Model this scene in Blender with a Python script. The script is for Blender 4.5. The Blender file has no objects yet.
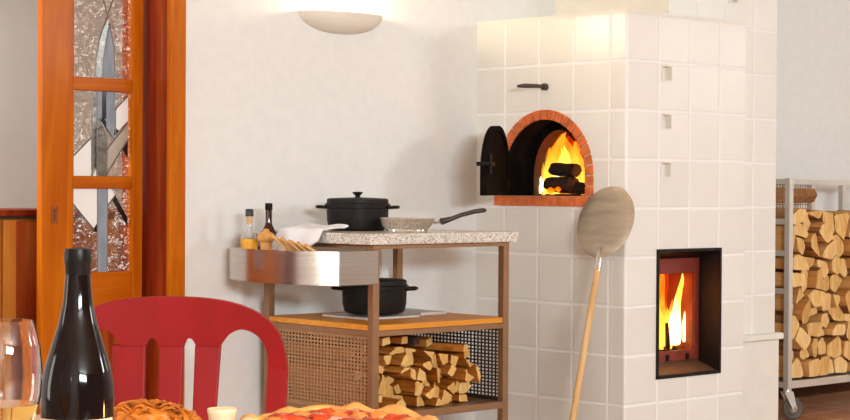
import bpy, bmesh, math, random
from mathutils import Vector, Matrix, noise
random.seed(7)
R = math.radians
S = bpy.context.scene
COL = S.collection

# ------------------------------------------------------------------ camera
# Room frame: +X runs along the back wall, +Y goes into it, Z is up; the stove's front corner stands at X=0, Y=0.
HEAD = R(42.63)
CAMX, CAMY, CAMZ = -5.521, -4.799, 1.09
cam_d = bpy.data.cameras.new('camera'); cam = bpy.data.objects.new('camera', cam_d); COL.objects.link(cam)
cam_d.sensor_width = 36; cam_d.lens = 1800.0/850*36; cam_d.clip_start = 0.05
cam.matrix_world = (Matrix.Translation((CAMX, CAMY, CAMZ)) @ Matrix.Rotation(-HEAD, 4, 'Z')
                    @ Matrix.Rotation(R(90)-0.01188, 4, 'X') @ Matrix.Rotation(0.00596, 4, 'Z'))
S.camera = cam
def CF(x, d):      # a spot x metres right of and d metres ahead of the viewer, in the room frame
    return (CAMX+x*math.cos(HEAD)+d*math.sin(HEAD), CAMY-x*math.sin(HEAD)+d*math.cos(HEAD))

# ------------------------------------------------------------------ light
w = bpy.data.worlds.new('world'); S.world = w; w.use_nodes = True
w.node_tree.nodes['Background'].inputs[0].default_value = (1.0, .93, .86, 1)
w.node_tree.nodes['Background'].inputs[1].default_value = 0.28
def area(name, loc, target, size, power, col, sy=None):
    l = bpy.data.lights.new(name, 'AREA'); l.size = size; l.energy = power; l.color = col
    if sy: l.shape = 'RECTANGLE'; l.size_y = sy
    o = bpy.data.objects.new(name, l); COL.objects.link(o); o.location = loc
    o.rotation_euler = (Vector(target)-Vector(loc)).to_track_quat('-Z', 'Y').to_euler(); return o
def point(name, loc, power, col, rad=.05):
    l = bpy.data.lights.new(name, 'POINT'); l.energy = power; l.color = col; l.shadow_soft_size = rad
    o = bpy.data.objects.new(name, l); COL.objects.link(o); o.location = loc; return o
area('key_light', (1.9, -5.4, 2.45), (-.1, .4, 1.2), .9, 112, (.88, .97, 1))
area('fill_light', (-5.6, -8.2, 2.2), (-.3, .6, 1.2), 2.2, 435, (.87, .96, 1), .5)
area('side_light', (3.9, -2.6, 2.0), (1.2, .3, 1.0), .6, 10, (1, .97, .94))
area('other_room_light', (-4.6, 2.2, 1.9), (-1.6, 2.2, 1.1), .9, 92, (.97, .98, 1))
area('window_daylight', (-7.6, -.15, 1.30), (0, -.15, 1.30), 1.7, 60, (1, .96, .90), 1.5)
point('low_warm_fill', (*CF(.22, 2.15), .775), 2.2, (1, .42, .10), .015)  # no candle stands here; warm point light added for low orange glow
point('table_light', (*CF(.35, 2.9), 2.0), 15, (1, .55, .25), .12)
S.view_settings.view_transform = 'Standard'; S.view_settings.look = 'None'
S.view_settings.gamma = 1; S.view_settings.use_curve_mapping = False
S.view_settings.exposure = 0.0

# ------------------------------------------------------------------ materials
def nt(name):
    m = bpy.data.materials.new(name); m.use_nodes = True
    t = m.node_tree; b = t.nodes['Principled BSDF']; return m, t, b
def node(t, typ, **k):
    n = t.nodes.new(typ)
    for a, v in k.items():
        if a in n.inputs: n.inputs[a].default_value = v
        else: setattr(n, a, v)
    return n
def coords(t, scale=(1,1,1), kind='Object', rot=(0,0,0)):
    tc = node(t, 'ShaderNodeTexCoord'); mp = node(t, 'ShaderNodeMapping')
    mp.inputs['Scale'].default_value = scale; mp.inputs['Rotation'].default_value = rot
    t.links.new(tc.outputs[kind], mp.inputs[0]); return mp.outputs[0]
def ramp(t, src, stops):
    r = node(t, 'ShaderNodeValToRGB'); e = r.color_ramp.elements
    while len(e) < len(stops): e.new(.5)
    for k, (p, c) in enumerate(stops): e[k].position = p; e[k].color = (*c, 1)
    t.links.new(src, r.inputs[0]); return r.outputs[0]
def bump(t, b, src, strength=.2, dist=.002):
    bp = node(t, 'ShaderNodeBump'); bp.inputs['Strength'].default_value = strength; bp.inputs['Distance'].default_value = dist
    t.links.new(src, bp.inputs['Height']); t.links.new(bp.outputs[0], b.inputs['Normal'])
def plain(name, c, rough=.5, metal=0, var=.08, nscale=8, bmp=.1, coat=0, scale=(1,1,1), bd=.002, spec=None):
    m, t, b = nt(name)
    n = node(t, 'ShaderNodeTexNoise', Scale=nscale, Detail=4.0); t.links.new(coords(t, scale), n.inputs['Vector'])
    c0 = tuple(max(0, x*(1-var)) for x in c); c1 = tuple(min(1, x*(1+var)) for x in c)
    t.links.new(ramp(t, n.outputs[0], [(.3, c0), (.7, c1)]), b.inputs['Base Color'])
    b.inputs['Roughness'].default_value = rough; b.inputs['Metallic'].default_value = metal
    b.inputs['Coat Weight'].default_value = coat
    if spec is not None: b.inputs['Specular IOR Level'].default_value = spec
    if bmp: bump(t, b, n.outputs[0], bmp, bd)
    return m
def wood(name, c0, c1, c2, axis='z', rough=.42, coat=.04, sc=1.0, rnd=0.0):
    m, t, b = nt(name)
    s = {'x': (1.2, 14, 14), 'y': (14, 1.2, 14), 'z': (14, 14, 1.2)}[axis]
    s = tuple(v*sc for v in s)
    v = coords(t, s)
    n = node(t, 'ShaderNodeTexNoise', Scale=1.0, Detail=5.0, Distortion=1.2); t.links.new(v, n.inputs['Vector'])
    n2 = node(t, 'ShaderNodeTexNoise', Scale=6.0, Detail=3.0); t.links.new(v, n2.inputs['Vector'])
    mx = node(t, 'ShaderNodeMath', operation='MULTIPLY_ADD'); t.links.new(n2.outputs[0], mx.inputs[0]); mx.inputs[1].default_value = .3
    t.links.new(n.outputs[0], mx.inputs[2])
    src = mx.outputs[0]
    if rnd:
        oi = node(t, 'ShaderNodeObjectInfo'); ad = node(t, 'ShaderNodeMath', operation='MULTIPLY_ADD')
        t.links.new(oi.outputs['Random'], ad.inputs[0]); ad.inputs[1].default_value = rnd
        sb = node(t, 'ShaderNodeMath', operation='SUBTRACT'); t.links.new(src, sb.inputs[0]); sb.inputs[1].default_value = rnd/2
        t.links.new(sb.outputs[0], ad.inputs[2]); src = ad.outputs[0]
    t.links.new(ramp(t, src, [(.38, c0), (.62, c1), (.85, c2)]), b.inputs['Base Color'])
    b.inputs['Roughness'].default_value = rough; b.inputs['Coat Weight'].default_value = coat; b.inputs['Coat Roughness'].default_value = .15
    b.inputs['Specular IOR Level'].default_value = .06
    bump(t, b, src, .15, .001); return m
def glassm(name, c=(1,1,1), rough=0.0, ior=1.45):
    m, t, b = nt(name)
    b.inputs['Base Color'].default_value = (*c, 1); b.inputs['Transmission Weight'].default_value = 1
    b.inputs['Roughness'].default_value = rough; b.inputs['IOR'].default_value = ior
    return m
M = {}
M['plaster'] = plain('white_plaster', (.80, .79, .765), .85, var=.025, nscale=22, bmp=.35, bd=.003)
M['grey_plaster'] = plain('far_room_plaster', (.74, .72, .68), .85, var=.03, nscale=5, bmp=.1)
M['ceiling'] = plain('ceiling_paint', (.82, .80, .75), .9, var=.02)
def tiles(name, c0, c1, grout, size=.2, rough=.22, line=.014, bstr=.6):
    m, t, b = nt(name)
    uv = node(t, 'ShaderNodeTexCoord').outputs['UV']
    mp = node(t, 'ShaderNodeMapping'); mp.inputs['Scale'].default_value = (1/size, 1/size, 1); t.links.new(uv, mp.inputs[0])
    sp = node(t, 'ShaderNodeSeparateXYZ'); t.links.new(mp.outputs[0], sp.inputs[0])
    def M2(op, a, bb=None, v=None):
        n = node(t, 'ShaderNodeMath', operation=op); t.links.new(a, n.inputs[0])
        if bb is not None: t.links.new(bb, n.inputs[1])
        if v is not None: n.inputs[1].default_value = v
        return n.outputs[0]
    def edge(s):
        fr = M2('FRACT', s); inv = node(t, 'ShaderNodeMath', operation='SUBTRACT'); inv.inputs[0].default_value = 1
        t.links.new(fr, inv.inputs[1]); return M2('MINIMUM', fr, inv.outputs[0])
    d = M2('MINIMUM', edge(sp.outputs[0]), edge(sp.outputs[1]))
    h = node(t, 'ShaderNodeMapRange', interpolation_type='SMOOTHSTEP'); t.links.new(d, h.inputs[0])
    h.inputs[1].default_value = line; h.inputs[2].default_value = line*3.2
    fl = node(t, 'ShaderNodeVectorMath', operation='FLOOR'); t.links.new(mp.outputs[0], fl.inputs[0])
    wn = node(t, 'ShaderNodeTexWhiteNoise'); t.links.new(fl.outputs[0], wn.inputs[0])
    nz = node(t, 'ShaderNodeTexNoise', Scale=9.0, Detail=3.0); t.links.new(uv, nz.inputs['Vector'])
    mm = node(t, 'ShaderNodeMath', operation='MULTIPLY_ADD'); t.links.new(wn.outputs[0], mm.inputs[0]); mm.inputs[1].default_value = .55
    ms = M2('MULTIPLY', nz.outputs[0], v=.5); t.links.new(ms, mm.inputs[2])
    tc = ramp(t, mm.outputs[0], [(.15, c0), (.9, c1)])
    mx = node(t, 'ShaderNodeMix', data_type='RGBA'); t.links.new(h.outputs[0], mx.inputs[0])
    mx.inputs[6].default_value = (*grout, 1); t.links.new(tc, mx.inputs[7])
    t.links.new(mx.outputs[2], b.inputs['Base Color'])
    rr = node(t, 'ShaderNodeMapRange'); t.links.new(h.outputs[0], rr.inputs[0]); rr.inputs[3].default_value = .8; rr.inputs[4].default_value = rough
    t.links.new(rr.outputs[0], b.inputs['Roughness'])
    ha = node(t, 'ShaderNodeMath', operation='MULTIPLY_ADD'); t.links.new(nz.outputs[0], ha.inputs[0]); ha.inputs[1].default_value = .35; t.links.new(h.outputs[0], ha.inputs[2])
    bump(t, b, ha.outputs[0], bstr, .003)
    return m
M['tile'] = tiles('cream_wall_tile', (.76, .725, .66), (.83, .80, .74), (.90, .88, .85), rough=.3)
M['stove_plaster'] = plain('stove_plaster', (.80, .75, .67), .7, var=.03, nscale=14, bmp=.15)
M['floor'] = tiles('terracotta_floor', (.46, .17, .06), (.60, .27, .11), (.68, .52, .38), size=.2, rough=.35, line=.012)
M['brick'] = plain('red_brick', (.66, .15, .035), .8, var=.25, nscale=25, bmp=.4)
M['mortar'] = plain('mortar', (.62, .52, .40), .9, var=.08, nscale=30)
M['soot'] = plain('sooty_lining', (.009, .006, .005), .95, var=.4, nscale=15, bmp=.3, spec=.05)
M['iron'] = plain('black_cast_iron', (.012, .009, .008), .5, var=.3, nscale=60, bmp=.25, spec=.18)
M['iron_brown'] = plain('dark_iron_knob', (.06, .038, .025), .5, var=.3, nscale=40)
M['firelit_metal'] = plain('firelit_red_metal', (.22, .028, .014), .5, var=.2, nscale=20)  # dark door metal with the fire's red glow put into its colour
M['firebrick'] = plain('firebox_lining', (.26, .05, .012), .9, var=.3, nscale=12, bmp=.3)
M['sooty_brick'] = plain('sooty_firebrick', (.07, .014, .005), .9, var=.3, nscale=12, bmp=.3)
M['ledge'] = plain('firebox_sill_metal', (.22, .12, .06), .45, metal=.3, var=.2, nscale=10)
M['steel'] = plain('brushed_steel', (.60, .55, .50), .20, metal=1, var=.10, nscale=3, scale=(1,1,60), bmp=.06)
M['steel_post'] = plain('steel_profile', (.33, .185, .095), .42, metal=.6, var=.08, nscale=20, bmp=.05)
M['steel_mesh'] = plain('perforated_sheet_steel', (.44, .25, .12), .45, metal=.45, var=.08, nscale=20)
M['mesh_shaded'] = plain('shaded_perforated_sheet', (.06, .035, .02), .5, metal=.4, var=.1)  # darker copy of the sheet steel; the rack's inner shade is in its colour
M['chrome'] = plain('bright_chrome', (.75, .72, .68), .15, metal=1, var=.05)
M['alu'] = plain('pale_alloy_rail', (.72, .68, .62), .35, metal=.6, var=.05)
M['peel'] = plain('brushed_alloy_peel', (.46, .37, .27), .40, metal=.75, var=.16, nscale=6, scale=(1, 1, 6), bmp=.08)
M['rubber'] = plain('grey_rubber', (.10, .085, .07), .5, var=.2)
M['granite'] = None
m, t, b = nt('speckled_granite')
vo = node(t, 'ShaderNodeTexVoronoi', Scale=210.0); t.links.new(coords(t), vo.inputs['Vector'])
sx = node(t, 'ShaderNodeSeparateColor'); t.links.new(vo.outputs['Color'], sx.inputs[0])
t.links.new(ramp(t, sx.outputs[0], [(.0, (.26, .21, .17)), (.22, (.50, .44, .37)), (.45, (.66, .61, .54)), (.9, (.80, .76, .69))]), b.inputs['Base Color'])
b.inputs['Roughness'].default_value = .22; M['granite'] = m
M['door_wood'] = wood('orange_pine', (.40, .080, .001), (.50, .118, .002), (.58, .165, .004), 'z')
M['door_wood_x'] = wood('orange_pine_rail', (.36, .066, .001), (.46, .100, .002), (.52, .135, .004), 'x')
M['lining_wood'] = wood('red_brown_pine', (.16, .014, .005), (.25, .030, .006), (.42, .09, .01), 'z', sc=.6)
M['cab_stile'] = wood('cabinet_pine', (.46, .13, .018), (.58, .19, .025), (.62, .24, .04), 'z')
M['cab_panel'] = wood('cabinet_red_pine', (.33, .05, .012), (.44, .085, .014), (.55, .17, .025), 'z', sc=.5)
M['shelf_wood'] = wood('beech_shelf', (.60, .22, .03), (.70, .29, .045), (.76, .35, .07), 'x', rough=.4)
M['handle_wood'] = wood('pale_beech_handle', (.58, .34, .13), (.68, .42, .18), (.74, .50, .25), 'z', rough=.45, coat=.1)
M['jar_wood'] = wood('turned_olive_wood', (.55, .24, .07), (.66, .32, .10), (.72, .38, .15), 'z', rough=.35, sc=2)
M['chair_red'] = plain('red_stained_wood', (.24, .004, .004), .5, var=.12, nscale=4, scale=(3, 3, 1), bmp=.03, coat=.0, spec=.2)
M['table_top'] = plain('pale_pink_table_top', (.62, .42, .27), .45, var=.05)
M['log_end'] = wood('split_log_end', (.58, .30, .09), (.74, .44, .16), (.84, .57, .26), 'z', rough=.8, coat=0, sc=2.5, rnd=.30)
M['log_side'] = wood('split_log_side', (.46, .20, .05), (.60, .29, .09), (.70, .38, .14), 'y', rough=.8, coat=0, sc=2.2, rnd=.30)
M['bark'] = wood('log_bark', (.13, .055, .022), (.24, .10, .04), (.36, .17, .07), 'y', rough=.9, coat=0, sc=3, rnd=.2)
M['stick_end'] = wood('kindling_end', (.56, .29, .08), (.70, .41, .13), (.80, .54, .22), 'z', rough=.8, coat=0, sc=3, rnd=.25)
M['stick_side'] = wood('kindling_side', (.24, .062, .008), (.40, .125, .015), (.54, .21, .04), 'y', rough=.75, coat=0, sc=3, rnd=.35)
M['kindling'] = wood('thin_kindling', (.58, .28, .09), (.70, .36, .13), (.76, .46, .20), 'z', rough=.7, coat=0, sc=3, rnd=.3)
M['char'] = plain('charred_wood', (.035, .012, .006), .9, var=.5, nscale=30, bmp=.6)
M['cloth'] = plain('white_cotton', (.80, .79, .80), .9, var=.03, nscale=300, bmp=.2, bd=.0006)
M['shade_base'] = wood('cart_shade_dark', (.05, .02, .01), (.08, .03, .014), (.11, .045, .02), 'x')
M['slab'] = plain('pale_stone_slab', (.62, .58, .53), .4, var=.06, nscale=14)
M['lamp_plaster'] = plain('lamp_gypsum', (.80, .74, .64), .8, var=.02)
M['black_plastic'] = plain('black_handle', (.028, .018, .014), .38, var=.15)
M['foil'] = plain('black_capsule', (.008, .006, .005), .35, var=.1, spec=.15)
M['label'] = plain('cream_paper_label', (.74, .56, .36), .6, var=.03)
M['label_white'] = plain('white_paper_label', (.70, .66, .62), .6, var=.03)
M['amber_label'] = plain('amber_label', (.80, .38, .015), .5, var=.2, nscale=60)
M['cap'] = plain('dark_screw_cap', (.015, .011, .009), .4, var=.2)
M['cork'] = plain('cork', (.60, .42, .22), .8, var=.15, nscale=60)
M['clear'] = glassm('clear_glass')
M['fire_glass'] = glassm('heat_proof_glass', ior=1.03)
M['wine'] = glassm('pale_wine', (.97, .58, .14), ior=1.33)
M['oil'] = glassm('golden_oil', (.90, .48, .03), ior=1.35)
m, t, b = nt('dark_bottle_glass'); b.inputs['Base Color'].default_value = (.006, .002, .0014, 1); b.inputs['Roughness'].default_value = .07; b.inputs['Specular IOR Level'].default_value = .24
M['dark_glass'] = m
m, t, b = nt('dark_red_bottle_glass'); b.inputs['Base Color'].default_value = (.05, .014, .008, 1); b.inputs['Roughness'].default_value = .08; M['dark_glass2'] = m
# textured door glass: sees through, reflects on its ripples; optional white flecks paint in glints
def pane(name, tint, mix, rough, bscale, bstr, painted_glints=False):
    m, t, b = nt(name); t.nodes.remove(b)
    out = [n for n in t.nodes if n.type == 'OUTPUT_MATERIAL'][0]
    tr = node(t, 'ShaderNodeBsdfTransparent'); tr.inputs[0].default_value = (*tint, 1)
    gl = node(t, 'ShaderNodeBsdfGlossy'); gl.inputs['Roughness'].default_value = rough; gl.inputs[0].default_value = (.95, .93, .9, 1)
    n = node(t, 'ShaderNodeTexNoise', Scale=bscale, Detail=3.0, Distortion=.8); t.links.new(coords(t, (1, 1, 1.4)), n.inputs['Vector'])
    bp = node(t, 'ShaderNodeBump'); bp.inputs['Strength'].default_value = bstr; bp.inputs['Distance'].default_value = .02
    t.links.new(n.outputs[0], bp.inputs['Height']); t.links.new(bp.outputs[0], gl.inputs['Normal'])
    mx = node(t, 'ShaderNodeMixShader'); mx.inputs[0].default_value = mix
    t.links.new(tr.outputs[0], mx.inputs[1]); t.links.new(gl.outputs[0], mx.inputs[2])
    if not painted_glints: t.links.new(mx.outputs[0], out.inputs[0]); return m
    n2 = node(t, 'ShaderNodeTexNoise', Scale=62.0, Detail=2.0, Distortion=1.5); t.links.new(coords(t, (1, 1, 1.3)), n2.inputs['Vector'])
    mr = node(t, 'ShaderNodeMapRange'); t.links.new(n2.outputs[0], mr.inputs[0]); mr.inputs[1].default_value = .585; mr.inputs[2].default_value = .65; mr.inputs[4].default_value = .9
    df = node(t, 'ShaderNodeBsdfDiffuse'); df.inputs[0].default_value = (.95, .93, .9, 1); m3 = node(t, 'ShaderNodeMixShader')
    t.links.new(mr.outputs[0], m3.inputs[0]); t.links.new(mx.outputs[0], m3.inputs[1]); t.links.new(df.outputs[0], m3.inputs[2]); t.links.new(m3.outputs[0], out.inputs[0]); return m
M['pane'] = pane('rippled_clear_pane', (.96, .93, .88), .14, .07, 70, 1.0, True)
M['pane_white'] = plain('white_opal_glass', (.86, .85, .82), .5, var=.02)
M['pane_blue'] = plain('blue_grey_streaky_glass', (.27, .31, .36), .5, var=.25, nscale=6, scale=(4, 4, 1))
M['pane_grey'] = pane('grey_smooth_pane', (.62, .60, .56), .04, .2, 10, .1)
M['pane_black'] = plain('black_glass', (.012, .010, .010), .1, var=.1)
M['pane_tan'] = plain('tan_seeded_glass', (.42, .36, .27), .2, var=.15, nscale=20)
M['lead'] = plain('lead_came', (.16, .13, .11), .4, metal=.6, var=.2)
def firem(name, stops, strength, alpha=.55, zs=3.0):
    m, t, b = nt(name); t.nodes.remove(b)
    out = [n for n in t.nodes if n.type == 'OUTPUT_MATERIAL'][0]
    g = node(t, 'ShaderNodeTexCoord').outputs['Generated']; sp = node(t, 'ShaderNodeSeparateXYZ'); t.links.new(g, sp.inputs[0])
    v = coords(t, (22, 22, 6)); n = node(t, 'ShaderNodeTexNoise', Scale=1.0, Detail=4.0, Distortion=1.5); t.links.new(v, n.inputs['Vector'])
    ad = node(t, 'ShaderNodeMath', operation='MULTIPLY_ADD'); t.links.new(n.outputs[0], ad.inputs[0]); ad.inputs[1].default_value = .7
    t.links.new(sp.outputs[2], ad.inputs[2])
    c = ramp(t, ad.outputs[0], stops)
    em = node(t, 'ShaderNodeEmission'); t.links.new(c, em.inputs[0]); em.inputs[1].default_value = strength
    tr = node(t, 'ShaderNodeBsdfTransparent'); mx = node(t, 'ShaderNodeMixShader')
    mr = node(t, 'ShaderNodeMapRange'); t.links.new(n.outputs[0], mr.inputs[0]); mr.inputs[1].default_value = .35; mr.inputs[2].default_value = .62
    mr.inputs[3].default_value = max(0, alpha-.4); mr.inputs[4].default_value = min(1, alpha+.35)
    t.links.new(mr.outputs[0], mx.inputs[0]); t.links.new(tr.outputs[0], mx.inputs[1]); t.links.new(em.outputs[0], mx.inputs[2])
    t.links.new(mx.outputs[0], out.inputs[0]); return m
M['fire_red'] = firem('red_orange_flame', [(.2, (1, .34, .02)), (.7, (1, .16, .005)), (1.2, (.6, .03, 0))], 1.6, .45)
M['fire_yellow'] = firem('yellow_flame', [(.2, (1, .62, .09)), (.8, (1, .42, .03)), (1.2, (1, .24, .01))], 2.2, .5)
M['fire_white'] = firem('white_hot_flame', [(.3, (1, .86, .50)), (.9, (1, .70, .20)), (1.2, (1, .45, .04))], 4.0, .6)
M['ember'] = firem('ember', [(.2, (1, .30, .02)), (1, (1, .12, 0))], 2.5, .8)
m, t, b = nt('lamp_bulb'); b.inputs['Emission Color'].default_value = (1, .86, .6, 1); b.inputs['Emission Strength'].default_value = 20; M['bulb'] = m

# ------------------------------------------------------------------ mesh helpers
class MB:
    def __init__(s): s.v = []; s.f = []; s.m = []
    def add(s, vs, fs, mi=0):
        o = len(s.v); s.v += [tuple(v) for v in vs]; s.f += [tuple(i+o for i in f) for f in fs]; s.m += [mi]*len(fs)
    def box(s, x0, x1, y0, y1, z0, z1, mi=0, mat=None):
        vs = [Vector(p) for p in ((x0,y0,z0),(x1,y0,z0),(x1,y1,z0),(x0,y1,z0),(x0,y0,z1),(x1,y0,z1),(x1,y1,z1),(x0,y1,z1))]
        if mat is not None: vs = [mat @ p for p in vs]
        s.add(vs, [(0,3,2,1),(4,5,6,7),(0,1,5,4),(1,2,6,5),(2,3,7,6),(3,0,4,7)], mi)
    def rings(s, rings, mi=0, cap=True, closed=True):
        n = len(rings[0]); vs = [p for r in rings for p in r]; fs = []
        for i in range(len(rings)-1):
            for j in range(n if closed else n-1):
                k = (j+1) % n
                fs.append((i*n+j, i*n+k, (i+1)*n+k, (i+1)*n+j))
        if cap: fs.append(tuple(reversed(range(n)))); fs.append(tuple(range((len(rings)-1)*n, len(rings)*n)))
        s.add(vs, fs, mi)
    def lathe(s, prof, n=40, c=(0,0,0), mi=0, cap=True, mat=None):
        rr = []
        for r, z in prof:
            ring = [Vector((c[0]+r*math.cos(2*math.pi*k/n), c[1]+r*math.sin(2*math.pi*k/n), c[2]+z)) for k in range(n)]
            if mat is not None: ring = [mat @ p for p in ring]
            rr.append(ring)
        s.rings(rr, mi, cap)
    def tube(s, pts, rad, n=12, mi=0, flat=1.0):
        pts = [Vector(p) for p in pts]; rr = []; up = Vector((0,0,1))
        for i, p in enumerate(pts):
            d = (pts[min(i+1, len(pts)-1)]-pts[max(i-1, 0)]).normalized()
            a = d.cross(up)
            if a.length < 1e-3: a = Vector((1,0,0))
            a.normalize(); b = a.cross(d).normalized(); r = rad[i] if isinstance(rad, (list, tuple)) else rad
            rr.append([p + a*(r*math.cos(2*math.pi*k/n)) + b*(r*flat*math.sin(2*math.pi*k/n)) for k in range(n)])
        s.rings(rr, mi)
    def prism(s, poly, off, mi=0, mside=None, mback=None):
        poly = [Vector(p) for p in poly]; off = Vector(off); n = len(poly)
        vs = poly + [p+off for p in poly]; o = len(s.v); s.v += [tuple(p) for p in vs]
        s.f.append(tuple(o+i for i in range(n))); s.m.append(mi)
        s.f.append(tuple(o+n+i for i in reversed(range(n)))); s.m.append(mi if mback is None else mback)
        for i in range(n):
            j = (i+1) % n; s.f.append((o+j, o+i, o+n+i, o+n+j)); s.m.append(mi if mside is None else (mside[i] if isinstance(mside, list) else mside))
    def build(s, name, mats, parent=None, smooth=False, bevel=0, loc=None, seg=2, angle=40):
        me = bpy.data.meshes.new(name); me.from_pydata(s.v, [], s.f)
        for k in (mats if isinstance(mats, list) else [mats]): me.materials.append(M[k] if isinstance(k, str) else k)
        for p, mi in zip(me.polygons, s.m): p.material_index = mi
        bm = bmesh.new(); bm.from_mesh(me); bmesh.ops.recalc_face_normals(bm, faces=bm.faces)
        bm.to_mesh(me); bm.free()
        if smooth:
            for p in me.polygons: p.use_smooth = True
            try: me.set_sharp_from_angle(angle=R(angle))
            except Exception: pass
        o = bpy.data.objects.new(name, me); COL.objects.link(o)
        if parent is not None: o.parent = parent
        if loc is not None: o.location = loc
        if bevel:
            b = o.modifiers.new('bevel', 'BEVEL'); b.width = bevel; b.segments = seg; b.limit_method = 'ANGLE'; b.angle_limit = R(40)
        return o
def empty(name, loc=(0,0,0), rz=0):
    o = bpy.data.objects.new(name, None); COL.objects.link(o); o.location = loc; o.rotation_euler.z = rz; o.empty_display_size = .05; return o
def tag(o, label, cat, group=None):
    o['label'] = label; o['category'] = cat
    if group: o['group'] = group
    return o
def struct(o): o['kind'] = 'structure'; return o
def boxobj(name, mat, parent, *b, bevel=0, **k):
    m = MB(); m.box(*b); return m.build(name, mat, parent, bevel=bevel, **k)

# planar panel with holes and UVs in metres
def panel(bm, uvl, outer, holes, to3d, uvo=(0, 0), mi=0):
    es = []; before = set(bm.faces)
    for loop in [outer]+holes:
        vs = [bm.verts.new(to3d(*p)) for p in loop]
        for i in range(len(vs)): es.append(bm.edges.new((vs[i], vs[(i+1) % len(vs)])))
    bmesh.ops.triangle_fill(bm, edges=es, use_beauty=True, use_dissolve=False)
    return [f for f in bm.faces if f not in before]
def set_uv(faces, uvl, fn, normal, mi=0):
    n = Vector(normal)
    for f in faces:
        f.normal_update()
        if f.normal.dot(n) < 0: f.normal_flip()
        f.material_index = mi
        for l in f.loops: l[uvl].uv = fn(l.vert.co)
def finish(bm, name, mats, parent=None, smooth=False):
    me = bpy.data.meshes.new(name); bm.to_mesh(me); bm.free()
    for k in mats: me.materials.append(M[k])
    if smooth:
        for p in me.polygons: p.use_smooth = True
    o = bpy.data.objects.new(name, me); COL.objects.link(o)
    if parent is not None: o.parent = parent
    return o

# ------------------------------------------------------------------ the room
WY = .867; WB = 1.17; ZC = 2.6
X0, X1, Y0, Y1 = -7.2, 4.6, -9.0, 3.2
DX0, DX1 = -2.80, -1.628; TX1_ = 1.30
bm = bmesh.new(); uvl = bm.loops.layers.uv.new('UVMap')
fs = panel(bm, uvl, [(X0, Y0), (X1, Y0), (X1, Y1), (X0, Y1)], [], lambda a, b: (a, b, 0))
set_uv(fs, uvl, lambda c: (c.x+.07, c.y+.02), (0, 0, 1))
r = bmesh.ops.extrude_face_region(bm, geom=fs[:]); 
for v in [g for g in r['geom'] if isinstance(g, bmesh.types.BMVert)]: v.co.z -= .1
bmesh.ops.recalc_face_normals(bm, faces=bm.faces)
struct(finish(bm, 'floor', ['floor']))
struct(boxobj('ceiling', 'ceiling', None, X0, X1, Y0, Y1, ZC, ZC+.1))
m = MB(); m.box(DX1, X1, WY, WB, 0, ZC); m.box(X0, DX0, WY, WB, 0, ZC); m.box(DX0, DX1, WY, WB, 2.12, ZC)
struct(m.build('wall_back', 'plaster'))
m = MB(); WA, WC, WD, WE = -1.0, .70, .5, 2.1
m.box(X0-.1, X0, Y0, WA, 0, ZC); m.box(X0-.1, X0, WC, Y1, 0, ZC); m.box(X0-.1, X0, WA, WC, 0, WD); m.box(X0-.1, X0, WA, WC, WE, ZC)
struct(m.build('wall_left', 'plaster'))
m = MB()
for a, b_, c, d in ((WA, WA+.05, WD, WE), (WC-.05, WC, WD, WE), (WA+.05, WC-.05, WD, WD+.05), (WA+.05, WC-.05, WE-.05, WE)): m.box(X0-.08, X0-.02, a, b_, c, d)
struct(m.build('window_1', 'door_wood', None, bevel=.003))
struct(boxobj('wall_right', 'plaster', None, X1, X1+.1, Y0, Y1, 0, ZC))
struct(boxobj('wall_far', 'grey_plaster', None, X0, X1, Y1, Y1+.1, 0, ZC))
struct(boxobj('shade_strip_back', 'shade_base', None, TX1_+.002, X1, WY-.014, WY, 0, .16, bevel=.003))  # dark strip added along the wall base for the shade under the cart
# door lining and architrave
m = MB(); m.box(DX1-.006, DX1, WY-.004, WB+.004, 0, 2.12); m.box(DX0, DX0+.024, WY-.004, WB+.004, 0, 2.12); m.box(DX0+.024, DX1-.006, WY-.004, WB+.004, 2.096, 2.12)
struct(m.build('trim_1', 'lining_wood', None, bevel=.003))
m = MB()
for x0, x1 in ((DX1-.008, DX1+.070), (DX0-.082, DX0+.012)):
    m.box(x0, x1, WY-.018, WY, 0, 2.2)
m.box(DX1-.008, DX1+.008, WY-.026, WY-.018, 0, 2.12); m.box(DX0-.010, DX0+.012, WY-.026, WY-.018, 0, 2.12)
m.box(DX0+.012, DX1-.008, WY-.018, WY, 2.108, 2.2)
struct(m.build('trim_2', 'door_wood', None, bevel=.004))

# ---- glazed door leaf standing half across the opening
LX0, LX1, LY0, LY1 = -2.091, -1.652, 1.0, 1.036
GX0, GX1 = -1.960, -1.697
dr = struct(empty('door_1', (LX0, LY0, .01)))
dr['label'] = 'orange pine door leaf with leaded glass panes standing ajar'
def dl(mb, *a, **k): # shift into door's local space
    mb.v = [(x-LX0, y-LY0, z-.01) for x, y, z in mb.v]; return mb.build(*a, parent=dr, **k)
m = MB(); m.box(LX0, GX0, LY0, LY1, .012, 2.09); dl(m, 'stile', 'door_wood', bevel=.004)
m = MB(); m.box(GX1, LX1, LY0, LY1, .012, 2.09); dl(m, 'stile', 'door_wood', bevel=.004)
for z0, z1 in ((2.0, 2.09), (1.449, 1.498), (1.083, 1.130), (.60, .769), (.012, .20)):
    m = MB(); m.box(GX0, GX1, LY0+.002, LY1-.002, z0, z1); dl(m, 'rail', 'door_wood_x', bevel=.004)
m = MB(); m.box(GX0, GX1, LY0+.014, LY1-.014, .2, .6); m.box(GX0+.03, GX1-.03, LY0+.008, LY0+.014, .24, .56); dl(m, 'door_panel', 'lining_wood', bevel=.003)
m = MB()
for z0, z1 in ((1.498, 2.0), (1.130, 1.449), (.769, 1.083)):
    for x0, x1 in ((GX0, GX0+.006), (GX1-.003, GX1)): m.box(x0, x1, LY0+.004, LY0+.016, z0, z1)
dl(m, 'glazing_bead', 'door_wood')
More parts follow.
